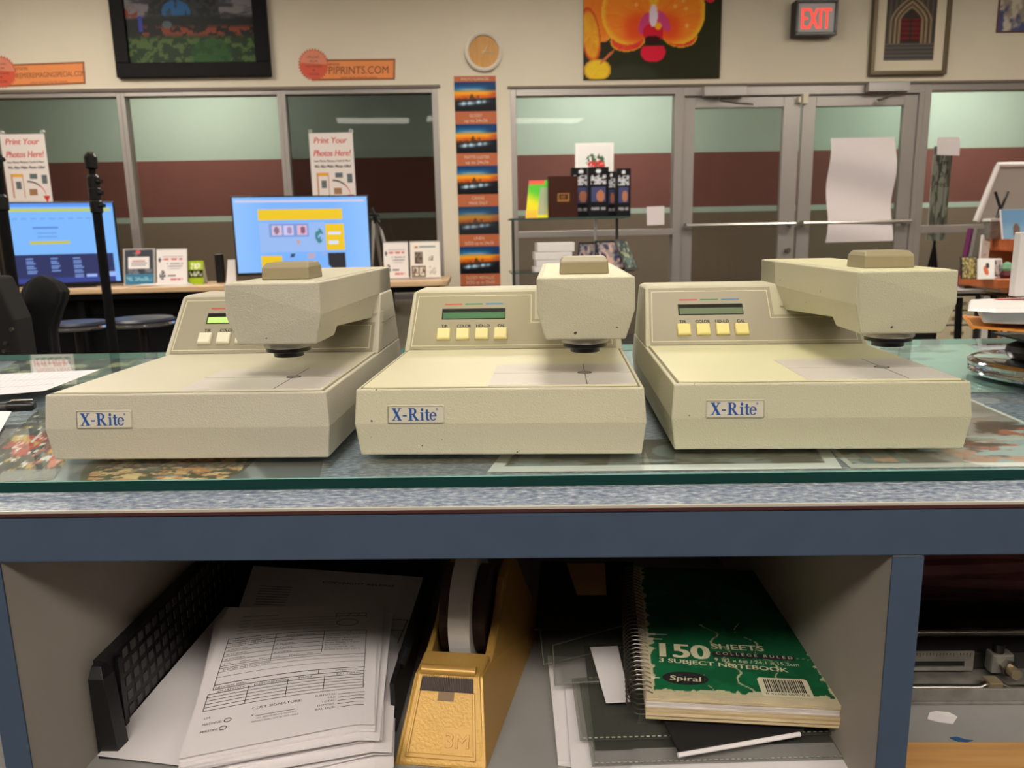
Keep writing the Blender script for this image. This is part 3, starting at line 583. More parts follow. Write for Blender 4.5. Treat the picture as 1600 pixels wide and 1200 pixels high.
    for x0, x1, c in ((-.0694, -.0518, (196, 76, 66)), (-.0489, -.0311, (70, 130, 92)), (-.0279, -.0104, (62, 128, 172))):
        b.poly([pp(x0, .0533, .0009), pp(x1, .0533, .0009), pp(x1, .0547, .0009), pp(x0, .0547, .0009)], mat('stripe_%d' % c[0], c, .5))
    # frame round the display opening
    dx0, dx1, dq0, dq1 = -.0716, -.0078, .0358, .0486
    for s_, x in (('T/R', -.0682), ('COLOR', -.0487), ('HD-LD', -.0298), ('CAL', -.0115)):
        b.text(s_, pp(x, .0263, .0009), X, Vp, INK, bold=.00012, w={'T/R': .0065, 'COLOR': .0138, 'HD-LD': .0132, 'CAL': .0072}[s_], h=.0036)
    b.build('control_panel', t, recalc=False)
    b = MB(); e = .0009
    b.flat([(dx0, dq0), (dx1, dq0), (dx1, dq1), (dx0, dq1)], pp(0, 0, .00095), X, Vp, mat('lcd_surround', (34, 34, 30), .3))
    b.build('display_window', t, recalc=False)
    b = MB(); b.flat([(dx0+.0012, dq0+.0008), (dx1-.0006, dq0+.0008), (dx1-.0006, dq1-.0048), (dx0+.0012, dq1-.0048)], pp(0, 0, .00115), X, Vp, lcd); b.build('display_screen', t, recalc=False)
    BT = mat('cream_button_'+nm, btn, .4)
    for x in (-.0682, -.0494, -.0305, -.0120):
        b = MB(); b.loft([[pp(x+sx*.0066, .0175+sy*.0063, .0006) for sx, sy in ((-1, -1), (1, -1), (1, 1), (-1, 1))], [pp(x+sx*.0066, .0175+sy*.0063, .0038) for sx, sy in ((-1, -1), (1, -1), (1, 1), (-1, 1))],
                          [pp(x+sx*.0058, .0178+sy*.0053, .0050) for sx, sy in ((-1, -1), (1, -1), (1, 1), (-1, 1))]], BT); b.build('button', t, bevel=.0004)
    # arm: the head at its front, a raised underside further back, running into the housing
    hx0, hx1, zt, zs, zb = .0286, .1012, .1309, .1068, .0842
    def sec(yt_, ys_, yb_, zb_, ins):
        return [(hx0+ins, yb_, zb_), (hx1-ins, yb_, zb_), (hx1, ys_, zs), (hx1, yt_, zt), (hx0, yt_, zt), (hx0, ys_, zs)]
    b = MB(); b.loft([sec(.0236, .0216, .0262, zb, .0062), sec(.070, .070, .077, zb, .0062), sec(.077, .077, .082, .0912, .0046), sec(.2925, .2925, .2925, .0790, .0058)], CASE)
    b.loft([[(hx0, .2150, .0870), (hx1, .2150, .0870), (hx1, yR-.006, .0870), (hx0, yR-.006, .0870)], [(hx0, .2330, .1068), (hx1, .2330, .1068), (hx1, yR-.009, .1068), (hx0, yR-.009, .1068)], [(hx0, .2400, zt-.0003), (hx1, .2400, zt-.0003), (hx1, yR-.012, zt-.0003), (hx0, yR-.012, zt-.0003)]], CASE)
    b.build('arm', t, bevel=.0012)
    b = MB(); b.loft([[(hx0+.004, .0275, zt), (hx1-.004, .0275, zt), (hx1-.004, .28, zt), (hx0+.004, .28, zt)], [(hx0+.0043, .0278, zt+.0006), (hx1-.0043, .0278, zt+.0006), (hx1-.0043, .28, zt+.0006), (hx0+.0043, .28, zt+.0006)]], PLT); b.build('arm_top_plate', t)
    b = MB(); k0, k1, j0, j1 = .0458, .0842, .0560, .0930
    b.loft([[(k0, j0, zt+.0006), (k1, j0, zt+.0006), (k1, j1, zt+.0006), (k0, j1, zt+.0006)], [(k0+.0006, j0+.0005, zt+.0102), (k1-.0006, j0+.0005, zt+.0102), (k1-.0006, j1, zt+.0102), (k0+.0006, j1, zt+.0102)],
            [(k0+.0025, j0+.006, zt+.0138), (k1-.0025, j0+.006, zt+.0138), (k1-.0025, j1-.003, zt+.0138), (k0+.0025, j1-.003, zt+.0138)]], KNB); b.build('read_button', t, bevel=.0008)
    # the reading nose
    CLR = mat('clear_plastic_skirt', (206, 202, 188), .15, alpha=.75, coat=.6)
    lx, ly = .0653, .0500
    b = MB(); b.lathe([(.0186, zb+.001), (.0192, zb-.001), (.0186, zb-.0045), (.0150, zb-.0062)], (lx, ly, 0), CLR); b.build('clear_skirt', t, smooth=True)
    b = MB(); b.lathe([(.0160, zb-.0035), (.0172, zb-.0048), (.0172, zb-.0078), (.0140, zb-.0085), (.0118, zb-.0090), (.0115, zb-.0122), (.007, zb-.0126), (.006, zb-.009)], (lx, ly, 0), BLK); b.build('reading_head', t, smooth=True)
    # badge, in a recess with a raised rim
    fx0, fx1, fz0, fz1 = -.0835, -.0402, .0262, .0405
    fn_ = lambda z: .0032*(z-hs)/(Hh-hs)       # the front face leans back a little above the seam
    b = MB(); B0 = Vector((0, fn_(fz0)-.0004, fz0)); BV = Vector((0, fn_(fz1)-fn_(fz0), fz1-fz0)).normalized(); BN = Vector((0, -1, 0))
    hb = fz1-fz0
    def rr_(x0, x1, y0, y1, r, n=4):
        p = []
        for cx_, cy_, s0 in ((x1-r, y0+r, -90), (x1-r, y1-r, 0), (x0+r, y1-r, 90), (x0+r, y0+r, 180)):
            for i in range(n+1): an = math.radians(s0+90*i/n); p.append((cx_+r*math.cos(an), cy_+r*math.sin(an)))
        return p
    o_, i_ = rr_(fx0, fx1, 0, hb, .0014), rr_(fx0+.0009, fx1-.0009, .0009, hb-.0009, .0009)
    for i in range(len(o_)):
        j = (i+1) % len(o_); b.poly([B0+X*p[0]+BV*p[1]+BN*n for p, n in ((o_[i], .0001), (o_[j], .0001), (i_[j], .0009), (i_[i], .0009))], CASE)
    b.flat(i_, B0+BN*.00035, X, BV, mat('badge_recess_shade', (132, 124, 100), .6))  # darker line left at top and left paints the recess's inner shade
    b.flat([(x+.0004 if x < (fx0+fx1)/2 else x-.0001, y+.0001 if y < hb/2 else y-.0005) for x, y in i_], B0+BN*.00045, X, BV, mat('badge_face', (200, 194, 176), .45))
    i2 = rr_(fx0+.0014, fx1-.0014, .0009, hb-.0018, .0008)
    badge_text(b, B0+BN*.0006+X*(fx0+.0036)+BV*.0026, X, BV, .0093, mat('badge_blue', (28, 78, 150), .45))
    b.build('badge', t, recalc=False)
    b = MB()                                               # seam line on the housing's side below the arm
    b.box(pb-.0012, pb-.0005, .2185, yR-.006, .0783, .0787, mat('groove_shadow_line')); b.build('seam', t)
    return t
LCD_L = mat('lcd_lit', (172, 205, 120), .3, emit=.35); LCD_G = mat('lcd_green', (74, 116, 80), .3, emit=.06); LCD_O = mat('lcd_grey', (104, 118, 92), .3, emit=.04)
densitometer((-.27707, .54051, G), .018128, ((188, 182, 164), (204, 198, 174), (150, 144, 124)), 'beige densitometer at left, its arm hiding part of the lit display', LCD_L, (218, 214, 192), .775)
densitometer((-.04339, .54921, G), 0, ((196, 190, 164), (214, 208, 174), (156, 149, 122)), 'beige densitometer in the middle, full green display, chipped edges', LCD_G, (226, 212, 152), .735)
densitometer((.19271, .56027, G), -.0005, ((190, 186, 158), (214, 210, 170), (158, 151, 132)), 'beige densitometer at right beside the chrome base, glossy arm side', LCD_O, (222, 208, 138), .752)

# ================================================================== ON THE COUNTER
def patch_fn(A, B, Cc, D):      # front-left, front-right, back-right, back-left
    A, B, Cc, D = map(Vector, (A, B, Cc, D)); return lambda u, v: A*((1-u)*(1-v))+B*(u*(1-v))+Cc*(u*v)+D*((1-u)*v)
def sheet(b, fm, t, m, nx=8, ny=10, wave=None):
    """a sheet of paper following fm(u, v), t thick"""
    vs = []; fs = []
    for k in (0, 1):
        for j in range(ny+1):
            for i in range(nx+1):
                p = fm(i/nx, j/ny); w_ = wave(i/nx, j/ny) if wave else 0; vs.append(p+Vector((0, 0, w_+(t if k else 0))))
    n = (nx+1)*(ny+1)
    for j in range(ny):
        for i in range(nx):
            a = j*(nx+1)+i; q = (a, a+1, a+nx+2, a+nx+1); fs.append(tuple(x+n for x in q)); fs.append(q[::-1])
    for i in range(nx): fs.append((i, i+1, i+1+n, i+n)); a = ny*(nx+1)+i; fs.append((a+1, a, a+n, a+1+n))
    for j in range(ny): a = j*(nx+1); c_ = a+nx+1; fs.append((c_, a, a+n, c_+n)); a += nx; c_ = a+nx+1; fs.append((a, c_, c_+n, a+n))
    b.add(vs, fs, m)
def textm(b, t, fm, u, v, du, dv, m, align='l', slant=0):   # text laid on fm: du its width, dv its cap height (both in u, v)
    vs, fs = text_geo(t); xs = [p[0] for p in vs]; x0, x1 = min(xs), max(xs); k = du/(x1-x0); off = {'l': x0, 'c': (x0+x1)/2, 'r': x1}[align]
    b.add([fm(u+(x-off)*k+slant*y*dv, v+y*dv/.72) for x, y in vs], fs, m)
def linem(b, fm, u0, v0, u1, v1, m, w=.003):
    d = Vector((u1-u0, v1-v0)).normalized(); n = Vector((-d.y, d.x))*w/2; q = []; K = 10
    for i in range(K):
        a = (u0+(u1-u0)*i/K, v0+(v1-v0)*i/K); c = (u0+(u1-u0)*(i+1)/K, v0+(v1-v0)*(i+1)/K)
        b.poly([fm(a[0]-n.x, a[1]-n.y), fm(c[0]-n.x, c[1]-n.y), fm(c[0]+n.x, c[1]+n.y), fm(a[0]+n.x, a[1]+n.y)], m)
PAP = mat('office_paper', (226, 220, 222), .75, spec=.25)
# handwritten sheet, pen, note at the left end
A, B_, C_, D_ = atz(-60, 622, .002), atz(70, 616, .003), atz(157, 582, .006), atz(-30, 587, .005)
t = thing('paper_sheet', 'white ruled paper sheet curling up beside left densitometer', 'paper', A)
fm = patch_fn(A-A, B_-A, C_-A, D_-A); b = MB(); n0 = (18, 10)
wv = lambda u, v: .010*max(0, u-.55)**1.4*1.0+.002*math.sin(3*u)
sheet(b, fm, .0002, PAP, 16, 6, wv)
fm2 = lambda u, v: fm(u, v)+Vector((0, 0, .0004+wv(u, v)))
GL = mat('grey_rule_line', (150, 150, 168), .8)
for k in range(1, 16): linem(b, fm2, k/16, .02, k/16, .98, GL, .003)
for k in (.3, .6): linem(b, fm2, .05, k, .9, k+.03, GL, .01)
b.build('sheet', t)
p0, p1 = atz(-40, 637, .006), atz(55, 634, .005)
t = thing('pen', 'black and grey ballpoint pen lying beside the ruled sheet', 'pen', p0); d = (p1-p0)
b = MB(); b.tube([Vector(), d*.55], .0045, mat('grey_pen_barrel', (62, 60, 62), .4), 14); b.build('barrel', t, smooth=True)
b = MB(); b.tube([d*.55, d*.6, d*.95, d], [.0052, .0056, .005, .003], BLK, 14); b.build('cap', t, smooth=True)
b = MB(); b.tube([d*.62+Z*.0062, d*.98+Z*.0062], .0009, STEEL, 8); b.build('clip', t)
A, B_, C_, D_ = atz(-60, 690, .0012), atz(-5, 684, .0012), atz(18, 643, .003), atz(-40, 642, .003)
t = thing('paper_note', 'blank white paper corner lying in front of the pen', 'paper', A); b = MB(); sheet(b, patch_fn(A-A, B_-A, C_-A, D_-A), .0002, PAP, 6, 6); b.build('sheet', t)

# chrome pedestal with envelope, white box and board at the right end
cx0, cy0 = .543, .846
t = thing('chrome_stand', 'round chrome pedestal base with black knob at the right end', 'stand', (cx0, cy0, G))
b = MB(); b.lathe([(.080, .0015), (.086, .0022), (.088, .0050), (.0865, .0066), (.0882, .0082), (.0868, .0100), (.0888, .0118), (.0888, .0150), (.0865, .0172), (.080, .0184), (.05, .0192), (.02, .0196)], (0, 0, 0), CHR, 72); b.build('base', t, smooth=True)
b = MB(); b.lathe([(.0165, .018), (.023, .022), (.026, .028), (.0245, .034), (.017, .038)], (-.032, 0, 0), BLK, 28); b.build('knob', t, smooth=True)
b = MB(); b.cyl((-.032, 0, .037), (-.032, 0, .0415), .014, BLK); b.box(-.05, .07, -.04, .05, .0405, .0425, BLK); b.build('platform', t)
ORG = mat('orange_kraft_paper', (214, 138, 52), .6, noise=.15, nscale=30, bump=.2, bscale=120)
t = thing('padded_envelope', 'orange kraft envelope under the white lidded box at right', 'envelope', (cx0, cy0, G+.0437))
b = MB(); 
def env(u, v): return Vector((-.122+.042*v+.27*u, -.048+.10*v, .012*(1-u)**2-.0035*u+.0042))
sheet(b, env, .0022, ORG, 16, 6); b.tube([(-.122, -.048, .0172), (-.101, .002, .0172), (-.080, .052, .0172)], .0022, ORG, 8); b.build('envelope', t)
WPL = mat('white_plastic', (226, 222, 220), .4)
t = thing('lidded_box', 'shallow white box with red stripe on its lid at the right end', 'box', (cx0, cy0, G+.0685))
b = MB(); b.loft([[(-.112, -.046, -.0040), (.14, -.06, -.0125), (.14, .06, -.0125), (-.072, .040, -.0040)], [(-.117, -.050, .0085), (.14, -.065, .0055), (.14, .06, .0055), (-.075, .042, .0085)]], WPL); b.build('tray', t, bevel=.002)
b = MB(); b.loft([[(-.128, -.046, .0092), (-.11, -.062, .0086), (.15, -.075, .0062), (.15, .055, .0062), (-.080, .045, .0092)], [(-.126, -.045, .0108), (-.108, -.059, .0122), (.15, -.07, .0170), (.15, .055, .0170), (-.079, .043, .0122)]], WPL)
RS = mat('red_stripe', (205, 44, 48), .5); pts = []
for i in range(13):
    u = i/12; x = -.060+.2*u; y = .05-.13*u**1.4; pts.append((x, .6*y))
for i in range(12):
    (x0, y0), (x1, y1) = pts[i], pts[i+1]; zz = lambda x: .0122+(x+.108)/.258*.0048+.0003
    b.poly([(x0, y0-.006, zz(x0)), (x1, y1-.006, zz(x1)), (x1, y1+.006, zz(x1)), (x0, y0+.006, zz(x0))], RS)
b.build('lid', t)
q0 = aty(1583, 482, .86); q1 = aty(1586, 363, .86)
t = thing('white_board', 'tall pale grey box standing on the lidded box', 'box', (q0.x, .86, G+.0856)); b = MB(); b.box(0, .13, 0, .012, 0, q1.z-G-.0856, mat('pale_grey_card', (205, 200, 198), .6)); b.build('box', t, bevel=.001)

# ================================================================== IN THE CUBBIES
FZ = ZC0
TP_ = thing('file_tray', 'black plastic letter tray with waffled wall leaning along left cubby side', 'tray', (-.3715, .5290, G+FZ), CR)
TB = mat('black_tray_plastic', (20, 20, 21), .45, bump=.2, bscale=300); TS = mat('tray_waffle_cell', (74, 72, 71), .5)
b = MB(); b.loft([[(0, 0, .002), (.004, 0, .002), (.004, .345, .002), (0, .345, .002)], [(0, 0, .062), (.004, 0, .062), (.004, .345, .080), (0, .345, .080)], [(0, .012, .077), (.004, .012, .077), (.004, .345, .083), (0, .345, .083)]], TB)
b.box(-.001, .0075, .010, .34, .0775, .0805, TB); b.loft([[(0, -.001, .0), (.017, -.001, .0), (.019, .012, .0), (0, .012, .0)], [(0, -.001, .070), (.012, -.001, .070), (.014, .012, .070), (0, .012, .070)], [(0, .005, .078), (.008, .005, .078), (.008, .012, .0785), (0, .012, .0785)]], TB); b.box(.004, .007, .030, .036, .004, .070, TB)
for i in range(23):
    for j in range(5): b.box(.0041, .0046, .042+i*.0132, .042+i*.0132+.0082, .010+j*.0132, .010+j*.0132+.0082, TS)
b.build('left_wall', TP_, bevel=.0006)
b = MB(); b.box(0, .232, 0, .345, 0, .002, TB); b.build('base', TP_)
b = MB(); b.box(.232, .236, .03, .345, .002, .046, TB); b.tube([(.236, .06, .044), (.239, .075, .050), (.239, .10, .052), (.238, .33, .050)], .004, TB, 10); b.build('right_wall', TP_)
b = MB(); b.box(0, .236, .341, .345, .002, .078, TB); b.build('back_wall', TP_)
# big sheets lying in the tray
def px_sheet(name, label, pts, lift=0, m=PAP, wave=None, group=None, t_=.0002, cat='paper', nx=8, ny=10):
    P = [atz(x, y, z) for x, y, z in pts]; A = P[0]; t = thing(name, label, cat, A, 0, group); fm = patch_fn(*[p-A for p in P]); b = MB(); sheet(b, fm, t_, m, nx, ny, wave); return t, b, fm
t, b, fm = px_sheet('paper_sheet', 'large blank white sheet in the tray along its waffled wall', [(152, 1181, -.2385), (560, 1230, -.2385), (560, 960, -.238), (352, 948, -.232)]); b.build('sheet', t)
t, b, fm = px_sheet('release_form', 'large release form sheet at the back of the tray under the order forms', [(330, 1075, -.226), (604, 1062, -.226), (676, 903, -.220), (396, 884, -.216)])
f2 = lambda u, v: fm(u, v)+Vector((0, 0, .0006))
textm(b, 'COPYRIGHT RELEASE', f2, .62, .86, .40, .022, INK, 'c')
for k in range(8): linem(b, f2, .08, .62+k*.025, .26, .62+k*.025, INK, .004)
for (a, c_, d_, e_) in ((.80, .30, .80, .52), (.80, .52, .97, .52), (.97, .52, .97, .30), (.84, .42, .97, .42)): linem(b, f2, a, c_, d_, e_, INK, .004)
b.build('sheet', t)
# the stack of half-size order forms
FC = [(279, 1186, -.200), (584, 1126, -.200), (591, 944, -.211), (356, 950, -.190)]
FW = [atz(*p) for p in FC]; fA = FW[0]
def curl(u, v): return .004*math.sin(math.pi*v)*math.sin(math.pi*u)-.010*max(0, u-.9)*10*max(0, .35-v)
top = thing('order_form', 'topmost printed order form on the paper stack in the tray', 'paper', fA)
fm0 = patch_fn(*[p-fA for p in FW]); b = MB(); sheet(b, fm0, .0002, PAP, 14, 18, curl)
ff = lambda u, v: fm0(u, v)+Vector((0, 0, .0005+curl(u, v)))
def L_(a, b1, c1, d1, w_=.004): linem(b, ff, a, b1, c1, d1, INK, w_)
def T_(s, u, v, du, dv=.013, al='l'): textm(b, s, ff, u, v, du, dv, INK, al)
# page outline of the form, u to the right, v up the page
L_(.07, .36, .07, .72); L_(.07, .72, .93, .72); L_(.93, .72, .93, .36); L_(.07, .36, .93, .36); L_(.07, .39, .93, .39)
L_(.07, .685, .66, .685); L_(.36, .50, .36, .72); L_(.66, .53, .66, .72)
for k in range(5): L_(.07, .655-.035*k, .36, .655-.035*k, .003); L_(.36, .655-.035*k, .66, .655-.035*k, .003)
L_(.66, .685, .93, .685, .003); L_(.07, .50, .93, .50, .003); L_(.07, .475, .93, .475, .002); L_(.07, .44, .93, .44, .002); L_(.66, .36, .66, .39)
T_('SERVICE PROVIDED:', .10, .695, .22, .012); T_('SCAN / PRINT', .10, .664, .20, .013); T_('ARCHIVING', .42, .69, .18, .013); T_('FILM', .76, .695, .07, .011)
for k, s_ in enumerate(('# PHOTOS:', '# SLIDES:', '# COPIES:', 'TO:      DISC      FD')): T_(s_, .085, .628-.035*k, .12 if k < 3 else .24, .010)
for k, s_ in enumerate(('# PHOTOS:', '# SLIDES:', '# TAPES:', '# COPIES:', 'TO:      DISC      FD')): T_(s_, .37, .660-.035*k, .11 if k < 4 else .24, .010)
for k, s_ in enumerate(('DEV ONLY  O', 'SINGLES / DOUBLES', 'Glossy / Matte', 'Huss Negs / Toss', 'BORDER:  O', 'CUT/SLEEVE:  O', 'SCAN TO: FD CD E')): T_(s_, .675, .665-.0205*k, (.15, .22, .17, .21, .13, .18, .22)[k], .010)
T_('SPECIAL INSTRUCTIONS:', .09, .482, .28, .011); T_('DROPBOX EMAIL:', .08, .366, .18, .010); T_('OVER ----->', .76, .371, .13, .010)
L_(.05, .335, .05, .235); L_(.05, .335, .93, .335); L_(.93, .36, .93, .235)
for k in range(1, 6): L_(.05, .335-.02*k, .93, .335-.02*k, .003)
for u in (.27, .49, .70): L_(u, .345, u, .235)
T_('QUANTITY', .10, .340, .15, .011); T_('DESCRIPTION', .30, .340, .19, .011); T_('PRICE', .55, .342, .08, .011); T_('EXT TOTAL', .77, .342, .14, .011)
T_('CUST SIGNATURE:', .32, .19, .27, .014); T_('X', .32, .150, .018, .013); L_(.345, .150, .56, .150, .003); T_('*ALL ABOVE INFO IS CORRECT', .35, .132, .22, .008); T_('PREVIOUS SHALL NOT BE HELD LIABLE', .33, .115, .25, .008)
for k, s_ in enumerate(('SUBTOTAL:', 'TAX:', 'TOTAL:', 'DEPOSIT:', 'BAL DUE:')): T_(s_, .78, .205-.021*k, (.12, .05, .08, .10, .11)[k], .011, 'r'); L_(.79, .205-.021*k, .94, .205-.021*k, .003)
T_('LM:', .07, .185, .035, .011); T_('MACHINE:', .07, .150, .10, .012); T_('PERSON:', .07, .110, .09, .012)
T_('CUSTOMER NAME', .12, .90, .22, .012)
for k, s_ in enumerate(('STREET:', 'CITY:', 'ZIP:', 'NAME:', 'ADDRESS:')): T_(s_, .11, .865-.028*k, (.08, .06, .05, .06, .09)[k], .008); L_(.20, .865-.028*k, .75, .865-.028*k, .002)
def O_(cu, cv, ru, rv):
    for i in range(20):
        a, c_ = 2*math.pi*i/20, 2*math.pi*(i+1)/20; L_(cu+ru*math.cos(a), cv+rv*math.sin(a), cu+ru*math.cos(c_), cv+rv*math.sin(c_), .004)
O_(.20, .157, .018, .010); O_(.185, .117, .018, .010); O_(.80, .80, .07, .035)
for q in ((.72, .85, .72, .90), (.72, .90, .92, .90), (.92, .90, .92, .85), (.72, .87, .92, .87), (.79, .87, .82, .90), (.86, .87, .88, .90)): L_(*q)
b.build('sheet', top)
proto = None; rng = random.Random(3)
for k in range(16):
    if proto is None:
        proto = thing('order_form', 'white form sheet lying in the stack below the top order form', 'paper', fA-Z*.0022, 0, 'order forms stacked in the tray')
        b = MB(); sheet(b, fm0, .0012, PAP, 10, 12, lambda u, v: curl(u, v)-.0009); 
        f3 = lambda u, v: fm0(u, v)+Vector((0, 0, .0007+curl(u, v)))
        for q in range(12): linem(b, f3, .02, .05+q*.03, .08, .05+q*.03, INK, .003)
        linem(b, f3, .05, .2, .05, .7, INK, .004); b.build('sheet', proto); o = proto
    else:
        o = proto.copy(); COL.objects.link(o)
        for ch in list(proto.children): c_ = ch.copy(); COL.objects.link(c_); c_.parent = o
    a = rng.uniform(-.05, .06)+(.10 if k in (5, 9) else 0); o.rotation_euler = (0, 0, a)
    o.location = fA-Z*(.0022+.0019*k)+Vector((rng.uniform(-.006, .006)+(.010 if k > 6 else 0), rng.uniform(-.004, .005)-.0008*k, 0))

# tape dispenser
GOLD = mat('gold_enamel', (190, 150, 76), .42, .25, bump=.5, bscale=420, noise=.12, nscale=16)
GOLDS = mat('smooth_gold_enamel', (188, 146, 76), .35, .25, noise=.1, nscale=10)
td = thing('tape_dispenser', 'gold heavy tape dispenser with black serrated blade beside the paper stack', 'tape dispenser', (-.0945, .5240, G+FZ), -.085)
b = MB()
b.loft([[(-.0365, 0, 0), (.0365, 0, 0), (.0385, .075, 0), (-.0360, .075, 0)], [(-.0272, .0405, .0575), (.0272, .0405, .0575), (.0282, .075, .0575), (-.0282, .075, .0575)]], GOLD)
b.build('front_block', td, bevel=.0035, segs=3)
b = MB()       # raised rim and floor of the recessed front panel
def fr(u, v, n=0):       # front face coordinates
    z = .0575*v; y = .0405*v; hw = .0365+(.0272-.0365)*v; N_ = Vector((0, -.0575, .0405)).normalized(); return Vector((u*hw, y, z))+N_*n
for q in (((-.80, .10), (-.80, .80), (-.74, .80), (-.74, .14)), ((.80, .10), (.80, .80), (.74, .80), (.74, .14)), ((-.80, .10), (.80, .10), (.76, .15), (-.76, .15))): b.loft([[fr(u, v, .0002) for u, v in q], [fr(u, v, .0014) for u, v in q]], GOLDS)
b.build('rim', td, bevel=.0005)
b = MB(); b.loft([[fr(u, v, .0002) for u, v in ((.02, .17), (.70, .17), (.70, .42), (.02, .42))], [fr(u, v, .0006) for u, v in ((.02, .17), (.70, .17), (.70, .42), (.02, .42))]], GOLDS)
Vf = Vector((0, .0405, .0575)).normalized(); Nf = Vector((0, -.0575, .0405)).normalized()
b.text('3M', fr(.36, .225, .0006), X, Vf, GOLDS, w=.0185, h=.0105, raised=.04)
b.build('emblem', td, recalc=False)
b = MB(); b.loft([[fr(u, v, .0002) for u, v in ((-.76, .80), (.76, .80), (.76, .95), (-.76, .95))], [fr(u, v, .0012) for u, v in ((-.76, .80), (.76, .80), (.76, .95), (-.76, .95))]], mat('dark_blade_steel', (46, 36, 32), .4, .6)); b.loft([[fr(u, v, .0002) for u, v in ((-.22, .70), (.22, .70), (.22, .80), (-.22, .80))], [fr(u, v, .0008) for u, v in ((-.22, .70), (.22, .70), (.22, .80), (-.22, .80))]], mat('notch_shadow_gold', (120, 92, 56), .5))
for i in range(30): u0 = -.76+i*1.52/30; b.loft([[fr(u, v, .0012) for u, v in ((u0+.01, .80), (u0+.032, .80), (u0+.032, .95), (u0+.01, .95))], [fr(u, v, .0018) for u, v in ((u0+.018, .80), (u0+.024, .80), (u0+.024, .97), (u0+.018, .97))]], mat('dark_blade_steel'))
b.build('blade', td)
b = MB(); b.tube([(-.0225, .0440, .0575), (.0225, .0440, .0575)], .0046, GOLDS, 16); b.build('lip', td, smooth=True)
def cheek(s_):
    pr = [(.0, .0), (.0405, .0565), (.072, .052), (.115, .066), (.150, .092), (.205, .094), (.235, .060), (.240, .0)]
    xi = .0235; b = MB()
    inn = [(s_*xi, y+.0006, z-(.0006 if z else 0)) for y, z in pr]; out_ = [(s_*(.0368+(.08*y if s_ > 0 else .005*y)-(.0092+(.06*y if s_ > 0 else 0))*min(1, z/.0575)), y+.0006, z-(.0006 if z else 0)) for y, z in pr]
    b.loft([inn, out_], GOLD if s_ < 0 else GOLDS); return b
cheek(-1).build('side_cheek', td, bevel=.0012); cheek(1).build('side_cheek', td, bevel=.0012)
b = MB(); b.box(-.0235, .0235, .075, .235, 0, .012, BLKM); b.build('well_floor', td)  # black colour stands in for the shade inside the roll's well
tr = thing('tape_roll', 'white tape roll upright in the gold dispenser', 'tape', (-.0945+.135*math.sin(.085), .524+.135*math.cos(.085), G+FZ+.068), -.085)
b = MB(); WT = mat('white_tape', (206, 202, 200), .35); BH = mat('brown_hub', (52, 32, 26), .5)
def ringx(b, x0, x1, r0, r1, m, n=48):
    cs = [(math.cos(2*math.pi*i/n), math.sin(2*math.pi*i/n)) for i in range(n+1)]
    for i in range(n):
        a, c_ = cs[i], cs[i+1]
        for P in ([(x0, r1), (x1, r1)], [(x1, r1), (x1, r0)], [(x1, r0), (x0, r0)], [(x0, r0), (x0, r1)]):
            (xa_, ra), (xb_, rb) = P; b.poly([(xa_, a[0]*ra, a[1]*ra), (xb_, a[0]*rb, a[1]*rb), (xb_, c_[0]*rb, c_[1]*rb), (xa_, c_[0]*ra, c_[1]*ra)], m)
ringx(b, -.0095, .0095, .026, .052, WT); b.build('tape', tr, smooth=True)
b = MB(); ringx(b, -.0205, -.0100, .004, .040, BH); ringx(b, .0100, .0205, .004, .040, BH); b.build('hub', tr)

# notebook with its coil
nb = thing('spiral_notebook', 'worn green spiral notebook with torn cover lying on clear sleeves', 'notebook', (.0640, .5460, G-.2150), -.060)
NBM = Matrix.Translation((.0640, .5460, G-.2150)) @ Matrix.Rotation(-.060, 4, 'Z'); NBI = NBM.inverted()
W_, L0, TK = .152, .241, .0200
KR = mat('yellowed_page_edges', (214, 196, 160), .85, rgb2=(188, 166, 128), nscale=60, aniso=(.3, 1, 14)); PG = mat('white_page_edges', (226, 218, 214), .85, rgb2=(190, 180, 172), nscale=60, aniso=(.3, 1, 16))
b = MB()
def pages(z0, z1, m, j, n=7):
    for k in range(n):
        za, zb_ = z0+(z1-z0)*k/n, z0+(z1-z0)*(k+1)/n; dx, dy = rng.uniform(-j, j), rng.uniform(-j, j)
        b.loft([[(.003+dx*.5, .0015+dy, z), (W_-.003+dx, .002+dy, z), (W_+dx, .006, z), (W_+dx, L0, z), (.003, L0, z)] for z in (za, zb_-.0002)], m)
pages(.0004, .0115, KR, .0012, 8); pages(.0116, .0175, PG, .0007, 5); pages(.0176, .0194, KR, .001, 2)
b.build('pages', nb)
b = MB(); pl = [(.0035, .0)]+[(.008+.136*i/14, .0008+rng.uniform(-.0006, .0010)) for i in range(15)]+[(W_+.002, .003), (W_+.003, .02)]+[(W_+.0005+rng.uniform(-.0012, .0014), .03+i*.021) for i in range(11)]+[(.003, L0)]
b.prism(pl, (0, 0, TK-.0006), X, Y, Z*.0007, mat('torn_cardboard', (206, 190, 158), .9, noise=.15, nscale=60)); b.build('torn_border', nb)
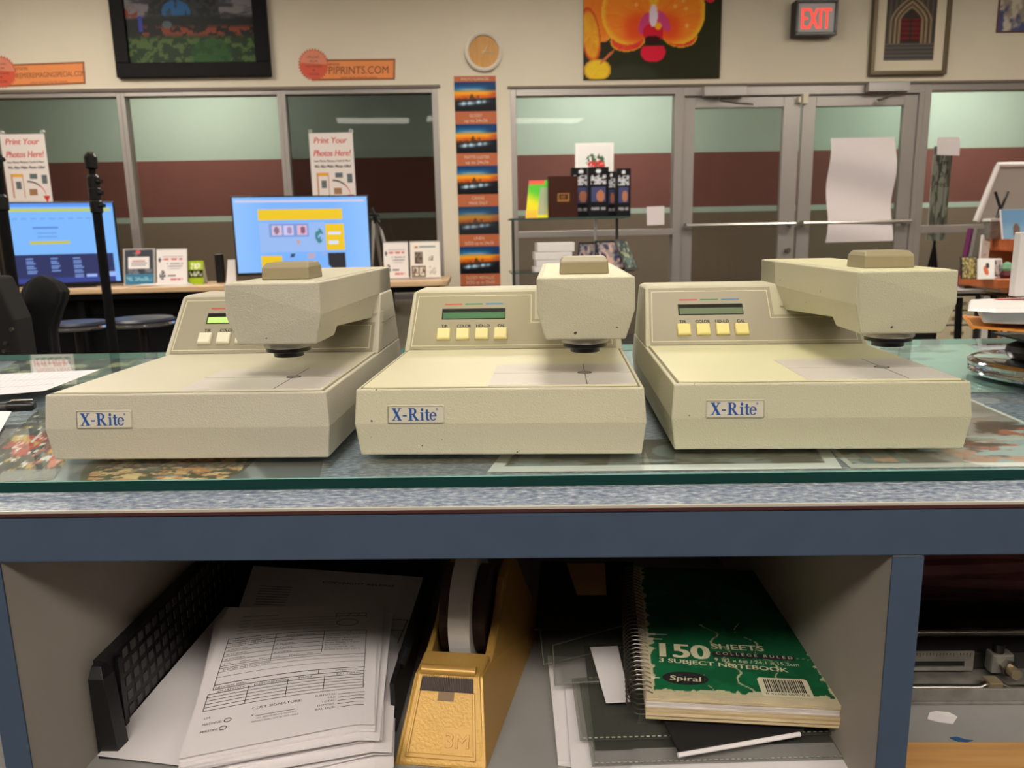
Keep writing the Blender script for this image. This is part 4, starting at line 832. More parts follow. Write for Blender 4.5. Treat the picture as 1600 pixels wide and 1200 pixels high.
def P_cover(u, v):
    c = mixm(full(u, (14, 96, 58)), full(u, (10, 82, 48)), st(fbm(u*7, v*9, 3), .4, .6)); cr = full(u, (190, 186, 150))
    def crack(c, f, w_, lo, hi): return mixm(c, cr, (np.abs(u-f) < w_*(.4+vn(v*40, u*0, 8)))*((v > lo) & (v < hi))*.95)
    c = crack(c, .53-.32*v+.03*np.sin(v*50)+.03*vn(v*30, v*0, 1), .006, .0, .48); c = crack(c, .80-.5*v+.03*np.sin(v*40)+.03*vn(v*26, v*0, 5), .0035, .0, .50); c = crack(c, .33-.3*v+.02*np.sin(v*60), .003, 0, .12)
    c = mixm(c, cr, ((np.abs(v-(.17+.08*u+.01*np.sin(u*30))) < .0012) & (u > .5)).astype(float)*.6)
    ed = np.minimum(np.minimum(u*1.0+.006, (1-u)*1.0)*1.0, v*1.6); c = mixm(c, cr, (ed < .012+.022*vn(u*40, v*50, 6)**2*2)*1.0)
    for vv, ln_ in ((.085, .05), (.350, .10), (.385, .13)): c = mixm(c, full(u, (215, 208, 190)), (u < ln_*np.clip(1-np.abs(v-vv)/.014, 0, 1)**2).astype(float))
    return c
b = MB(); c0, c1, e0, e1 = .0085, .1495, .0085, L0-.001; zc = TK+.0006
b.grid(P_cover, (c0, e0, zc), X*(c1-c0), Y*(e1-e0), 150, 200, PAINTM)
def nl(px, py): p = atz(px, py, G*0-.2150+zc); q = NBI@p; return q
CI = mat('cream_print', (206, 200, 168), .6)
def cover_text(s_, p0, p1, h, m=CI, bold=0, dz=.0003, slant=0):
    a, c_ = nl(*p0), nl(*p1); U = Vector((c_.x-a.x, c_.y-a.y, 0)); w_ = U.length; U.normalize(); V = Vector((-U.y, U.x, 0))
    a.z = zc+dz; b.text(s_, a, U, V, m, w=w_, h=h, align='l', bold=bold, slant=slant)
cover_text('150', (1033, 1026), (1109, 1031), .0230, bold=.0013)
cover_text('SHEETS', (1112, 1014), (1194, 1018), .0088, bold=.0003)
a, c_ = nl(1114, 1026), nl(1243, 1033); b.poly([(a.x, a.y, zc+.0002), (c_.x, c_.y, zc+.0002), (c_.x, c_.y+.0075, zc+.0002), (a.x, a.y+.0085, zc+.0002)], INK)
cover_text('C O L L E G E   R U L E D', (1119, 1023), (1239, 1031), .0044, dz=.0005)
cover_text('9 1/2 x 6in / 24.1 x 15.2cm', (1117, 1033), (1249, 1042), .0050)
cover_text('3 SUBJECT NOTEBOOK', (1030, 1034), (1232, 1051), .0062, bold=.0002)
ce = nl(1071, 1060); n_ = 28; b.poly([(ce.x+.0185*math.cos(2*math.pi*i/n_), ce.y+.0095*math.sin(2*math.pi*i/n_), zc+.0002) for i in range(n_)], INK)
cover_text('Spiral', (1047, 1063), (1095, 1066), .0068, dz=.0005, bold=.0002, slant=.1)
cover_text('www.office-notes.com' if False else 'www.meadweb.com', (1037, 1079), (1092, 1083), .0020)
cover_text('06900 \u00a9 1999 The Mead Corporation, Dayton, Ohio 45463 U.S.A.  Made in U.S.A.', (1037, 1084), (1266, 1096), .0021)
a = nl(1192, 1088); CR_ = mat('barcode_label', (212, 204, 178), .6)
b.poly([(a.x+x, a.y+y, zc+.0002) for x, y in ((0, .002), (.002, 0), (.037, 0), (.039, .002), (.039, .024), (.037, .026), (.002, .026), (0, .024))], CR_)
x = .0045
while x < .034:
    w_ = rng.choice((.0004, .0007, .0010)); b.poly([(a.x+x, a.y+.006, zc+.0004), (a.x+x+w_, a.y+.006, zc+.0004), (a.x+x+w_, a.y+.0235, zc+.0004), (a.x+x, a.y+.0235, zc+.0004)], INK); x += w_+rng.choice((.0004, .0006, .0009))
b.text('0 43100 06900 8', (a.x+.0195, a.y+.0022, zc+.0004), X, Y, INK, w=.033, h=.0026)
b.build('cover', nb, recalc=False)
b = MB(); pts = []; turns = 34
for i in range(turns*14+1):
    an = 2*math.pi*i/14; k = i/(turns*14); pts.append((.0005+.0125*math.cos(an), .006+.232*k, .0105+.0125*math.sin(an)))
b.tube(pts, .00055, mat('dark_coil_wire', (110, 104, 98), .3, .9), 6); b.build('coil', nb, smooth=True)
# sleeves and papers under it
VIN = mat('clear_vinyl', (96, 98, 88), .14, alpha=.30, coat=.4, bump=.3, bscale=40); SEAM = mat('stitched_seam', (132, 132, 118), .5)
def sleeve(label, pts, t_=.0012, seams=(0, 1, 2, 3)):
    t, b, fm = px_sheet('vinyl_sleeve', label, pts, m=VIN, t_=t_, cat='sleeve'); b.build('film', t)
    b = MB(); cs = [(.012, .02), (.988, .02), (.988, .98), (.012, .98)]
    for k in seams:
        p, q = cs[k], cs[(k+1) % 4]; n = 46
        for i in range(n):
            a, c_ = i/n, (i+.55)/n; b.tube([fm(p[0]+(q[0]-p[0])*a, p[1]+(q[1]-p[1])*a)+Z*(t_+.0003), fm(p[0]+(q[0]-p[0])*c_, p[1]+(q[1]-p[1])*c_)+Z*(t_+.0003)], .0006, SEAM, 5)
    b.build('stitching', t); return t
KRAFT = mat('kraft_paper', (198, 160, 112), .8, noise=.1, nscale=20)
t, b, fm = px_sheet('paper_wad', 'folded white papers under the sleeves, left of the notebook', [(872, 1196, -.2445), (1010, 1215, -.2445), (1000, 1040, -.240), (856, 1030, -.240)], t_=.004); b.build('papers', t)
t, b, fm = px_sheet('paper_wad', 'second wad of white papers just beside the first, nearer the notebook', [(893, 1206, -.2395), (1040, 1225, -.2395), (1020, 1045, -.236), (880, 1042, -.236)], t_=.002); b.build('papers', t)
t, b, fm = px_sheet('kraft_envelope', 'tan kraft envelope at the bottom of the pile under the notebook', [(985, 1204, -.236), (1335, 1216, -.236), (1318, 1120, -.2345), (1000, 1110, -.2345)], t_=.002, cat='envelope'); b.build('envelope', t)
t, b, fm = px_sheet('folder', 'black folder inside the pile of sleeves under the notebook', [(930, 1172, -.2338), (1330, 1160, -.2338), (1312, 1000, -.2334), (912, 1010, -.2334)], t_=.0008, m=mat('dark_folder', (34, 32, 30), .6), cat='folder'); b.build('folder', t)
sleeve('clear vinyl sleeve with stitched edge, lowest under the notebook', [(925, 1198, -.2325), (1343, 1186, -.2325), (1316, 1060, -.231), (905, 1068, -.231)])
sleeve('clear vinyl sleeve on the lower one, its seam nearer the coil', [(906, 1158, -.2290), (1330, 1147, -.2290), (1310, 1030, -.2275), (893, 1062, -.2275)])
sleeve('small clear vinyl sleeve furthest left behind the papers', [(848, 1042, -.2275), (985, 1012, -.2265), (975, 925, -.2255), (842, 985, -.2265)])
sleeve('clear vinyl sleeve with a rounded corner behind the white tag', [(866, 1072, -.2245), (998, 1066, -.2240), (985, 975, -.2235), (862, 1010, -.2245)])
t, b, fm = px_sheet('paper_tag', 'loose white paper tag beside the notebook coil', [(947, 1099, -.222), (985, 1097, -.222), (965, 1010, -.221), (922, 1012, -.221)], t_=.0006); b.build('sheet', t)
BKL = mat('black_cover', (26, 25, 27), .6)
t, b, fm = px_sheet('booklet', 'thin black booklet with white spine edge poking out under the notebook', [(1060, 1176, -.2225), (1256, 1142, -.2225), (1240, 1080, -.2205), (1030, 1112, -.2205)], t_=.0020, m=BKL, cat='booklet', nx=2, ny=2); b.build('cover', t)
P_, Q_ = atz(1059, 1180, -.2212), atz(1250, 1147, -.2212); b = MB(); b.tube([P_, Q_], .0018, PAP, 8); b.build('spine_edge', t, world=True)
t, b, fm = px_sheet('folder', 'dark folders lying at the back of the middle cubby', [(835, 985, -.225), (985, 985, -.225), (990, 880, -.215), (845, 880, -.215)], t_=.002, m=mat('dark_folder', (34, 32, 30), .6), cat='folder'); b.build('folder', t)
t, b, fm = px_sheet('paper_card', 'tan card at the back of the cubby beyond the coil', [(902, 930, -.2125), (948, 930, -.2125), (945, 880, -.211), (885, 880, -.211)], t_=.0005, m=KRAFT); b.build('card', t)
# right cubby: metal punch, cloth, scraps
y_ = .645
hp = thing('hole_punch', 'metal adjustable hole punch with ruled slotted bar in right cubby', 'hole punch', (.262, .615, G+FZ), CR)
GST = mat('worn_grey_steel', (160, 156, 150), .42, .6, noise=.35, nscale=40); 
def hz(py, y, px=1520): return aty(px, py, y).z-(G+FZ)
b = MB(); b.box(0, .45, 0, .13, .0003, .004, GST); b.box(0, .45, 0, .0025, .004, max(.007, hz(1079, .615)), GST); b.build('base_plate', hp, bevel=.001)
za, zb2 = hz(1051, .655), hz(1021, .655)
def slotbar(x0, x1, s0, s1, name):
    b = MB(); zc_ = (za+zb2)/2-.003; h_ = .0028
    b.box(x0, x1, .040, .042, za, zc_-h_, GST); b.box(x0, x1, .040, .042, zc_+h_, zb2, GST); 
    if s0 > x0: b.box(x0, s0, .040, .042, zc_-h_, zc_+h_, GST)
    if s1 < x1: b.box(s1, x1, .040, .042, zc_-h_, zc_+h_, GST)
    for i in range(int((x1-x0)/.003)): hgt = .004 if i % 5 == 0 else .0025; b.box(x0+.0015+i*.003, x0+.0019+i*.003, .0396, .04, zb2-.001-hgt, zb2-.001, INK)
    b.build(name, hp, bevel=.0004)
hxx = lambda px, py, y: aty(px, py, y).x-.262
sb1 = hxx(1527, 1036, .655); br0, br1 = hxx(1555, 1036, .65), hxx(1591, 1036, .65); cl0, cl1 = hxx(1545, 1073, .63), hxx(1567, 1073, .63)
slotbar(-.010, sb1, -.009, sb1-.008, 'slotted_bar')
b = MB(); z_ = hz(1075, .632); b.tube([(0, .015, z_), (cl0-.006, .015, z_-.0005), (cl0, .016, z_+.002), (cl1+.002, .016, z_+.002), (cl1+.008, .015, z_-.001), (.45, .015, z_)], .0032, STEEL, 12); b.build('front_rod', hp, smooth=True)
b = MB(); b.box(cl0, cl1, .010, .022, z_-.003, z_+.007, mat('brass_clip', (190, 172, 140), .35, .7)); b.build('clip', hp, bevel=.0008)
b = MB(); b.box(br0, br1, .034, .046, za, zb2, GST); b.build('bracket', hp, bevel=.002)
b = MB(); zz_ = (za+zb2)/2-.002; bm_ = (br0+br1)/2+.004; b.cyl((bm_, .028, zz_), (bm_, .034, zz_), .0075, STEEL, n=6); b.cyl((bm_, .020, zz_), (bm_, .030, zz_), .0048, mat('brass_clip'), n=16); b.build('thumb_screw', hp, bevel=.0004)
b = MB(); b.cyl((br0+.008, .040, zb2), (br0+.008, .040, zb2+.008), .005, BLK, n=14); b.build('punch_pin', hp)
zr = hz(992, .69); b = MB(); b.tube([(0, .075, zr), (.45, .075, zr)], .0042, STEEL, 12); b.build('top_rod', hp, smooth=True)
b = MB(); b.box(0, .45, .05, .12, .0042, hz(1010, .68), mat('dark_steel', (58, 56, 56), .45, .6)); b.build('channel', hp, bevel=.001)
b = MB(); b.box(.0, .45, .122, .128, .0042, zr+.004, mat('dark_steel')); b.build('back_plate', hp)
CL = mat('dusky_cloth', (176, 128, 140), .9, rgb2=(120, 92, 104), nscale=20, aniso=(.4, 1, 4))
t = thing('folded_cloth', 'dusky pink folded cloth at the back of right cubby', 'cloth', (.262, .780, G+FZ), CR)
b = MB()
for k in range(4):
    z0 = .006+.018*k; b.loft([[(0, .012*math.sin(x*9+k)+.002*k, z0) if False else (x, .010*math.sin(x*14+k*1.7), z0+.004*math.sin(x*9+k)) for x in [i*.03 for i in range(17)]]+[(x, .20, z0) for x in [.48, 0]]][0:1]*1+[[(x, .010*math.sin(x*14+k*1.7)-.004, z0+.008+.004*math.sin(x*9+k)) for x in [i*.03 for i in range(17)]]+[(x, .20, z0+.008) for x in [.48, 0]]]+[[(x, .010*math.sin(x*14+k*1.7), z0+.0165+.004*math.sin(x*9+k)) for x in [i*.03 for i in range(17)]]+[(x, .20, z0+.0165) for x in [.48, 0]]], CL)
b.build('cloth', t, smooth=True)
P_ = atz(1470, 1122, FZ+.0005); t = thing('paper_scrap', 'torn white paper scrap on the grey shelf in front of punch', 'paper scrap', P_)
b = MB(); b.prism([(-.012, -.002), (-.006, .007), (-.001, .0085), (.010, .007), (.014, .001), (.006, -.008), (-.004, -.006)], (0, 0, .0), X, Y, Z*.0006, PAP); b.flat([(-.001, .0085), (.010, .007), (.014, .001), (.004, .001)], (0, 0, .0010), X, Y, WHT); b.build('scrap', t)
P_ = atz(1503, 1157, FZ+.0005); t = thing('tape_scrap', 'small blue tape scrap on the grey shelf', 'tape scrap', P_)
b = MB(); b.prism([(-.008, .003), (-.002, .0045), (.003, .0015), (.009, .0), (.003, -.002), (-.004, -.0015)], (0, 0, 0), X, Y, Z*.0004, mat('blue_tape', (34, 82, 128), .6)); b.build('scrap', t)
P_ = atz(1515, 1098, FZ+.0005); t = thing('dust_clump', 'grey dust clump on the shelf by the punch base', 'dust', P_); b = MB(); b.lathe([(.001, 0), (.004, .001), (.0035, .004), (.001, .006)], (0, 0, 0), mat('dust_grey', (120, 116, 108), 1), 7); b.build('clump', t)
A = atz(1430, 1160, FZ); t = thing('wooden_board', 'tan wooden board lying along the front of right cubby shelf', 'board', (.2365, A.y-.0045, G+FZ), CR)
WD = mat('tan_wood', (206, 160, 100), .55, rgb2=(184, 136, 82), nscale=14, aniso=(.4, 6, 6)); b = MB(); b.box(0, .5, -.068, 0, .0002, .0022, WD); b.build('board', t)

# ================================================================== ON THE BACK WALL
def W3(px, py, v): u, z = wp(px, py, v); return Vector((u, v, z))
def wall_picture(name, label, cat, u0, u1, z0, z1, dep, frame, fmat, matt, mmat, fn, nx, ny):
    t = wthing(name, label, cat, (u0+u1)/2, 0, z0); w_ = (u1-u0)/2; h_ = z1-z0
    if frame:
        b = MB()
        for q in ((-w_, w_, 0, frame), (-w_, w_, h_-frame, h_)): b.box(q[0], q[1], -dep, -.001, q[2], q[3], fmat)
        for q in ((-w_, -w_+frame), (w_-frame, w_)): b.box(q[0], q[1], -dep, -.001, frame, h_-frame, fmat)
        b.build('frame', t, bevel=.004)
    m_ = frame+matt
    if matt: b = MB(); b.box(-w_+frame*.9, w_-frame*.9, -dep*.5, -.002, frame*.9, h_-frame*.9, mmat); b.build('mat_board', t)
    b = MB(); yy = -dep*.5-.002 if frame else -dep
    b.panel(fn, Vector((-w_+m_, yy, m_)), X*(2*(w_-m_)), Z*(h_-2*m_), .002 if frame else dep-.001, nx, ny, PAINT, BLKM); b.build('picture', t)
    return t
a = W3(184, 122, -.03); c = W3(424, 118, -.03)
wall_picture('framed_picture', 'black framed photo of a glass conservatory above flowers, high on left wall', 'picture', a.x, c.x, a.z, a.z+.82, .05, .098, mat('black_frame_wood', (15, 14, 16), .6, spec=.15), 0, None, lambda u, v: P_garden(u, np.clip(v*1.22, 0, 1))*.78, 130, 90)
a = W3(912, 124, -.02); c = W3(1124.5, 121, -.02)
wall_picture('canvas_print', 'unframed orange and yellow orchid photo print on dark background', 'picture', a.x, c.x, a.z, a.z+.70, .02, 0, None, 0, None, lambda u, v: P_orchid(u, v*1.10), 150, 110)
a = W3(1358, 118, -.03); c = W3(1478, 115, -.03)
wall_picture('framed_picture', 'olive framed photo of a stone church portal with red doors', 'picture', a.x, c.x, a.z, a.z+.74, .045, .030, mat('olive_bronze_frame', (98, 84, 58), .4, .3), .075, mat('cream_mat_board', (226, 214, 190), .9), lambda u, v: P_church(u, v*1.12), 90, 110)
a = W3(1558, 50, -.02)
wall_picture('canvas_print', 'tan and blue speckled print at the top right corner of the wall', 'picture', a.x, a.x+.45, a.z, a.z+.55, .02, .006, mat('thin_brown_edge', (110, 70, 60), .6), 0, None, P_shore, 50, 60)
# clock
u_, z_ = wp(756, 80, -.03); t = wthing('wall_clock', 'round cream-rimmed wall clock with a wood-coloured face above the sunset strip', 'clock', u_, -.001, z_)
RIM = mat('cream_rim', (222, 214, 200), .45); FACE = mat('wood_face', (206, 152, 66), .5, rgb2=(190, 134, 52), nscale=8, aniso=(6, 1, 1))
def ringy(b, prof, m, n=48):
    b.loft([[(r*math.cos(2*math.pi*i/n), y, r*math.sin(2*math.pi*i/n)) for i in range(n)] for r, y in prof], m)
b = MB(); ringy(b, [(.125, 0), (.138, -.012), (.137, -.030), (.124, -.036), (.112, -.030), (.108, -.012)], RIM); b.build('rim', t, smooth=True)
b = MB(); ringy(b, [(.110, -.0125), (.110, -.014)], FACE); b.build('face', t)
HC = mat('pale_hand', (214, 196, 160), .5)
def hand(name, ang, ln, w_, y):
    d = Vector((math.sin(ang), 0, math.cos(ang))); n = Vector((d.z, 0, -d.x)); b = MB(); p = [-d*.015-n*w_, d*ln-n*w_*.4, d*ln+n*w_*.4, -d*.015+n*w_]
    b.loft([[q+Y*y for q in p], [q+Y*(y-.001) for q in p]], HC); b.build(name, t)
hand('hour_hand', math.radians(32), .055, .004, -.016); hand('minute_hand', math.radians(98), .085, .003, -.018); hand('second_hand', math.radians(104), .09, .0012, -.020)
# exit sign
a = W3(1247, 50, -.10); c = W3(1306, 4, -.10)
t = wthing('exit_sign', 'black boxed EXIT sign with red letters', 'exit sign', (a.x+c.x)/2, 0, a.z); hw = (c.x-a.x)/2; hh = c.z-a.z
b = MB(); 
for q in ((-hw-.022, hw+.022, -.022, 0), (-hw-.022, hw+.022, hh, hh+.022)): b.box(q[0], q[1], -.10, -.004, q[2], q[3], BLK)
for q in ((-hw-.022, -hw), (hw, hw+.022)): b.box(q[0], q[1], -.10, -.004, 0, hh, BLK)
b.box(-hw, hw, -.04, -.004, 0, hh, BLK); b.build('housing', t, bevel=.004)
b = MB(); b.box(-hw, hw, -.092, -.088, 0, hh, mat('sign_diffuser', (150, 142, 138), .5, emit=.25)); b.build('face', t)
b = MB(); b.text('EXIT', (0, -.0935, hh*.12), X, Z, mat('exit_red', (255, 70, 56), .5, emit=.85), w=hw*1.62, h=hh*.74, bold=.003); b.build('lettering', t, recalc=False)
b = MB(); b.box(-.05, .05, -.004, 0, hh*.3, hh*.7, BLK); b.build('mount', t)
# orange strips with their seals
ORP = mat('orange_paper', (236, 146, 84), .7, noise=.05, nscale=5); BR = mat('brown_print', (120, 62, 44), .7); OB = mat('orange_border', (150, 84, 44), .7)
def strip_sign(label, px, lines, seal):
    P = [W3(x, y, -.004) for x, y in px]; t = wthing('paper_sign', label, 'sign', P[0].x, 0, P[0].z); o = P[0]
    A = P[1]-P[0]; A.y = 0; Bv = P[2]-P[0]; Bv.y = 0; o_ = Vector((0, -.002, 0))
    b = MB(); b.loft([[o_+Y*d, o_+A+Y*d, o_+A+Bv+Y*d, o_+Bv+Y*d] for d in (0, .0015)], OB); e = .012; 
    k = A.normalized(); k2 = Bv.normalized(); b.poly([o_-Y*.0004+k*e+k2*e, o_-Y*.0004+A-k*e+k2*e, o_-Y*.0004+A+Bv-k*e-k2*e, o_-Y*.0004+Bv+k*e-k2*e], ORP)
    for s_, u, v, w_, h_, al in lines: b.text(s_, o_-Y*.0009+A*u+Bv*v, A, Bv, BR, w=w_, h=h_, align=al)
    b.build('strip', t, recalc=False)
    (sx, sy), r = seal; q = W3(sx, sy, -.004)-P[0]; q.y = -.0045; b = MB(); n = 32; pl = []
    for i in range(2*n): an = math.pi*i/n; rr = r*(1 if i % 2 else 1.16); pl.append((rr*math.cos(an), rr*math.sin(an)))
    b.prism(pl, q, X, Z, Y*.0015, mat('seal_edge', (206, 96, 70), .6)); b.prism([(r*.98*math.cos(2*math.pi*i/40), r*.98*math.sin(2*math.pi*i/40)) for i in range(40)][:20], q-Y*.0005, X, Z, Y*.0004, mat('seal_upper', (222, 138, 110), .6)); b.prism([(r*.98*math.cos(2*math.pi*i/40), r*.98*math.sin(2*math.pi*i/40)) for i in range(20, 41)], q-Y*.0005, X, Z, Y*.0004, mat('seal_lower', (216, 88, 62), .6))
    for s_, dz, w_ in (('UPLOAD', .045, .09), ('FROM', .015, .06), ('ANYWHERE', -.02, .12), ('&', -.045, .02), ('ORDER', -.075, .08)): b.text(s_, q-Y*.0012+Z*dz*r/.1, X, Z, BR, w=w_*r/.1, h=.016*r/.1)
    b.build('seal', t, recalc=False)
strip_sign('orange paper sign reading PIPRINTS.COM with a red serrated seal', [(487, 126), (617, 124.5), (487, 93)], (('WWW.', .20, .68, .085, .024, 'l'), ('PIPRINTS.COM', .205, .30, .43, .054, 'l'), ('select store prints for pickup', .35, .09, .26, .016, 'l')), ((490, 101), .098))
strip_sign('orange paper sign with small web address lettering at the far left edge', [(-3, 136), (133.5, 131), (-6, 101)], (('WWW.', .20, .70, .10, .024, 'l'), ('PREMIEREIMAGINGSPECIAL.COM', .19, .36, .50, .036, 'l'), ('select store prints for pickup', .37, .11, .26, .014, 'l')), ((1, 112), .098))
# sunset strip poster
s0 = W3(709, 119, -.004); s1 = W3(774.5, 118, -.004)
t = wthing('sample_strip_poster', 'tall rust-coloured strip poster of repeated sunset skyline samples', 'poster', s0.x, 0, .30)
RUST = mat('rust_print', (188, 100, 58), .6); sw = s1.x-s0.x; sz = s0.z-.30; 
b = MB(); b.box(0, sw, -.003, -.001, 0, sz, RUST); z = sz-.040
CAP = [(), ('GLOSSY', 'up to 24x36'), ('MATTE LUSTER', 'up to 24x36'), ('CANVAS', 'MADE ONLY'), ('LINEN', 'SIZES up to 24x36'), ('GLOSSY METALLIC', 'SIZES up to 20x30'), ('METALLIC', 'up to 20x30')]
PALE = mat('pale_print', (222, 196, 176), .6)
b.text('PHOTO SURFACES', (sw/2, -.0036, sz-.031), X, Z, PALE, w=.20, h=.020)
for k in range(6):
    dull = 1 if k in (3, 5) else 0
    b.grid(P_sunset(dull), (0, -.0036, z-.208), X*sw, Z*.208, 60, 42, PAINT); z -= .208
    if z-.092 < 0: break
    for s_, dz in zip(CAP[k+1], (.030, .066)): b.text(s_, (sw/2, -.0036, z-dz-.010), X, Z, PALE, w=min(.22, .0155*len(s_)), h=.024)
    z -= .090
b.build('poster', t, recalc=False)
# posters hung in the windows
PST = mat('poster_white', (232, 222, 218), .6); HK = mat('clear_sucker', (190, 196, 190), .2, alpha=.6)
def win_poster(label, px, scale_h):
    P = [W3(x, y, .030) for x, y in px]; w_ = P[1].x-P[0].x; t = wthing('window_poster', label, 'poster', P[0].x, .030, P[0].z-scale_h)
    b = MB(); b.box(0, w_, 0, .002, 0, scale_h, PST); K = w_/.35; H_ = scale_h; y = -.0006
    def tx(s_, u, dz, w2, h2, m, sl=.15): b.text(s_, (u*w_, y, H_-dz*K), X, Z, m, w=w2*K, h=h2*K, slant=sl, bold=.0012)
    tx('Print Your', .48, .080, .26, .048, RED, .2); tx('Photos Here!', .5, .180, .29, .050, RED, .2); tx('Even Phone Memory Cards & More', .5, .225, .29, .016, mat('grey_ink', (110, 104, 104), .8)); tx('We Also Make Photo Gifts!', .5, .270, .29, .022, INK)
    def bx(u0, u1, d0, d1, m, yy=y): b.poly([(u0*w_, yy, H_-d1*K), (u1*w_, yy, H_-d1*K), (u1*w_, yy, H_-d0*K), (u0*w_, yy, H_-d0*K)], m)
    bx(.12, .40, .31, .50, mat('skin_tone_print', (196, 150, 124), .6)); bx(.16, .38, .33, .52, PST, y-.0003); bx(.16, .38, .31, .335, mat('amber_print', (232, 170, 40), .6), y-.0005); bx(.22, .34, .37, .43, mat('photo_tone', (96, 104, 110), .6), y-.0005)
    bx(.55, .72, .31, .35, mat('photo_tone')); bx(.82, .94, .32, .39, mat('photo_tone')); bx(.50, .68, .43, .48, mat('photo_tone_warm', (160, 118, 84), .6))
    pts = [(.48+.40*math.sin(a), .37+.13*(1-math.cos(a))) for a in [i*math.pi/2/10 for i in range(11)]]
    for i in range(10):
        (u0, d0), (u1, d1) = pts[i], pts[i+1]; m = INK if i < 5 else RED; b.poly([(u0*w_, y, H_-(d0+.006)*K), (u1*w_, y, H_-(d1+.006)*K), (u1*w_, y, H_-(d1-.006)*K), (u0*w_, y, H_-(d0-.006)*K)], m)
    b.poly([(.80*w_, y, H_-.485*K), (.96*w_, y, H_-.485*K), (.88*w_, y, H_-.54*K)], RED)
    b.build('sheet', t, recalc=False)
    for u in (.04, .96): b = MB(); b.cyl((u*w_, -.002, H_+.012), (u*w_, .019, H_+.012), .014, HK, r1=.018); b.build('suction_hook', t)
win_poster('white Print Your Photos Here poster in the middle of the windows', [(482, 208), (550.5, 205)], .78)
win_poster('white Print Your Photos Here poster at the far left window', [(-1, 210), (68.5, 208)], .78)
# papers on the glass and the door
def wall_sheet(label, px, v, name='paper_sign', wavy=0):
    P = [W3(x, y, v) for x, y in px]; t = wthing(name, label, 'paper', P[0].x, v, P[0].z); q = [p-P[0] for p in P]
    b = MB(); f = patch_fn(*q); sheet2 = lambda u, vv: f(u, vv)+Vector((0, wavy*(.5+.5*math.sin(vv*9+u*1.5))*.6, 0)); 
    vs = [sheet2(i/8, j/20) for j in range(21) for i in range(9)]; fs = [(j*9+i, j*9+i+1, j*9+i+10, j*9+i+9) for j in range(20) for i in range(8)]
    b.add(vs+[p+Y*.0012 for p in vs], fs+[tuple(i+len(vs) for i in f_[::-1]) for f_ in fs], mat('wall_paper_white', (232, 222, 224), .8)); b.build('sheet', t, recalc=False, smooth=True)
wall_sheet('large blank white sheet hanging wavy on the right door', [(1287, 379), (1389, 376), (1397.5, 214), (1294, 217)], .0, wavy=-.10)
wall_sheet('small white paper on the far right window glass', [(1464, 242), (1499, 243), (1500, 214), (1465, 214.5)], .045)
wall_sheet('small square white paper on the window left of the doors', [(1011, 352), (1038, 351), (1038, 322), (1010.5, 323)], .045)
# door closers and latch
def closer(label, x0, x1, y0, y1, arm):
    P, Q = W3(x0, y1, -.06), W3(x1, y0, -.06); t = wthing('door_closer', label, 'door closer', P.x, -.06, P.z); b = MB(); b.box(0, Q.x-P.x, 0, .058, 0, Q.z-P.z, mat('closer_cover', (176, 172, 168), .4, .4)); b.build('body', t, bevel=.004)
    b = MB(); pts = []
    for x, y, v in arm: w_ = W3(x, y, v); pts.append(w_-Vector((P.x, -.06, P.z)))
    b.tube(pts, .008, STEEL, 8); b.build('arm', t)
closer('long grey door closer above the left door', 1101, 1168, 134, 150, [(1122, 150, -.03), (1126, 157, -.05), (1150, 161, -.12), (1176, 163, -.03)])
closer('long grey door closer above the right door', 1357, 1423, 127, 143, [(1397, 143, -.03), (1396, 148, -.08), (1376, 156, -.05), (1372, 156, -.01)])
P = W3(1259, 162, -.03); t = wthing('door_contact', 'small cream contact block at the top where the doors meet', 'door contact', P.x, -.03, P.z); b = MB(); b.box(-.020, .022, .0, .049, 0, .075, mat('cream_plastic', (222, 212, 190), .5)); b.build('block', t, bevel=.003)
b = MB(); b.box(-.050, -.030, .012, .049, .01, .055, mat('cream_plastic')); b.build('magnet', t, bevel=.003)

# ================================================================== DESK BY THE WINDOWS
DZ = .80
dk = wthing('kiosk_desk', 'long pale wood desk with black panel for the darkness beneath, under the left windows', 'desk', -2.8, -.40, 0)
TAN = mat('pale_wood_top', (222, 190, 152), .45, rgb2=(208, 172, 132), nscale=8, aniso=(.3, 6, 6))
b = MB(); n = 6; hu = 1.99
pl = [(-hu-.4, -.34), (hu-.08, -.34)]+[(hu-.08+.08*math.sin(a), -.26-.08*math.cos(a)) for a in [math.pi/2*i/n for i in range(1, n+1)]]+[(hu, .26), (-hu-.4, .26)]
b.prism(pl, (0, 0, DZ-.035), X, Y, Z*.035, TAN); b.build('top', dk, bevel=.004)
b = MB(); b.box(-hu-.4, hu-.06, -.31, -.29, DZ-.075, DZ-.036, BLKM); b.box(-hu-.4, hu-.45, -.20, -.18, .05, DZ-.075, BLKM); b.build('under_desk_dark', dk)  # black panels stand in for the darkness under the desk
for x in (-hu-.3, -.5, hu-.47): b = MB(); b.box(x, x+.04, -.28, .25, 0, DZ-.036, BLKM); b.build('leg_panel', dk)
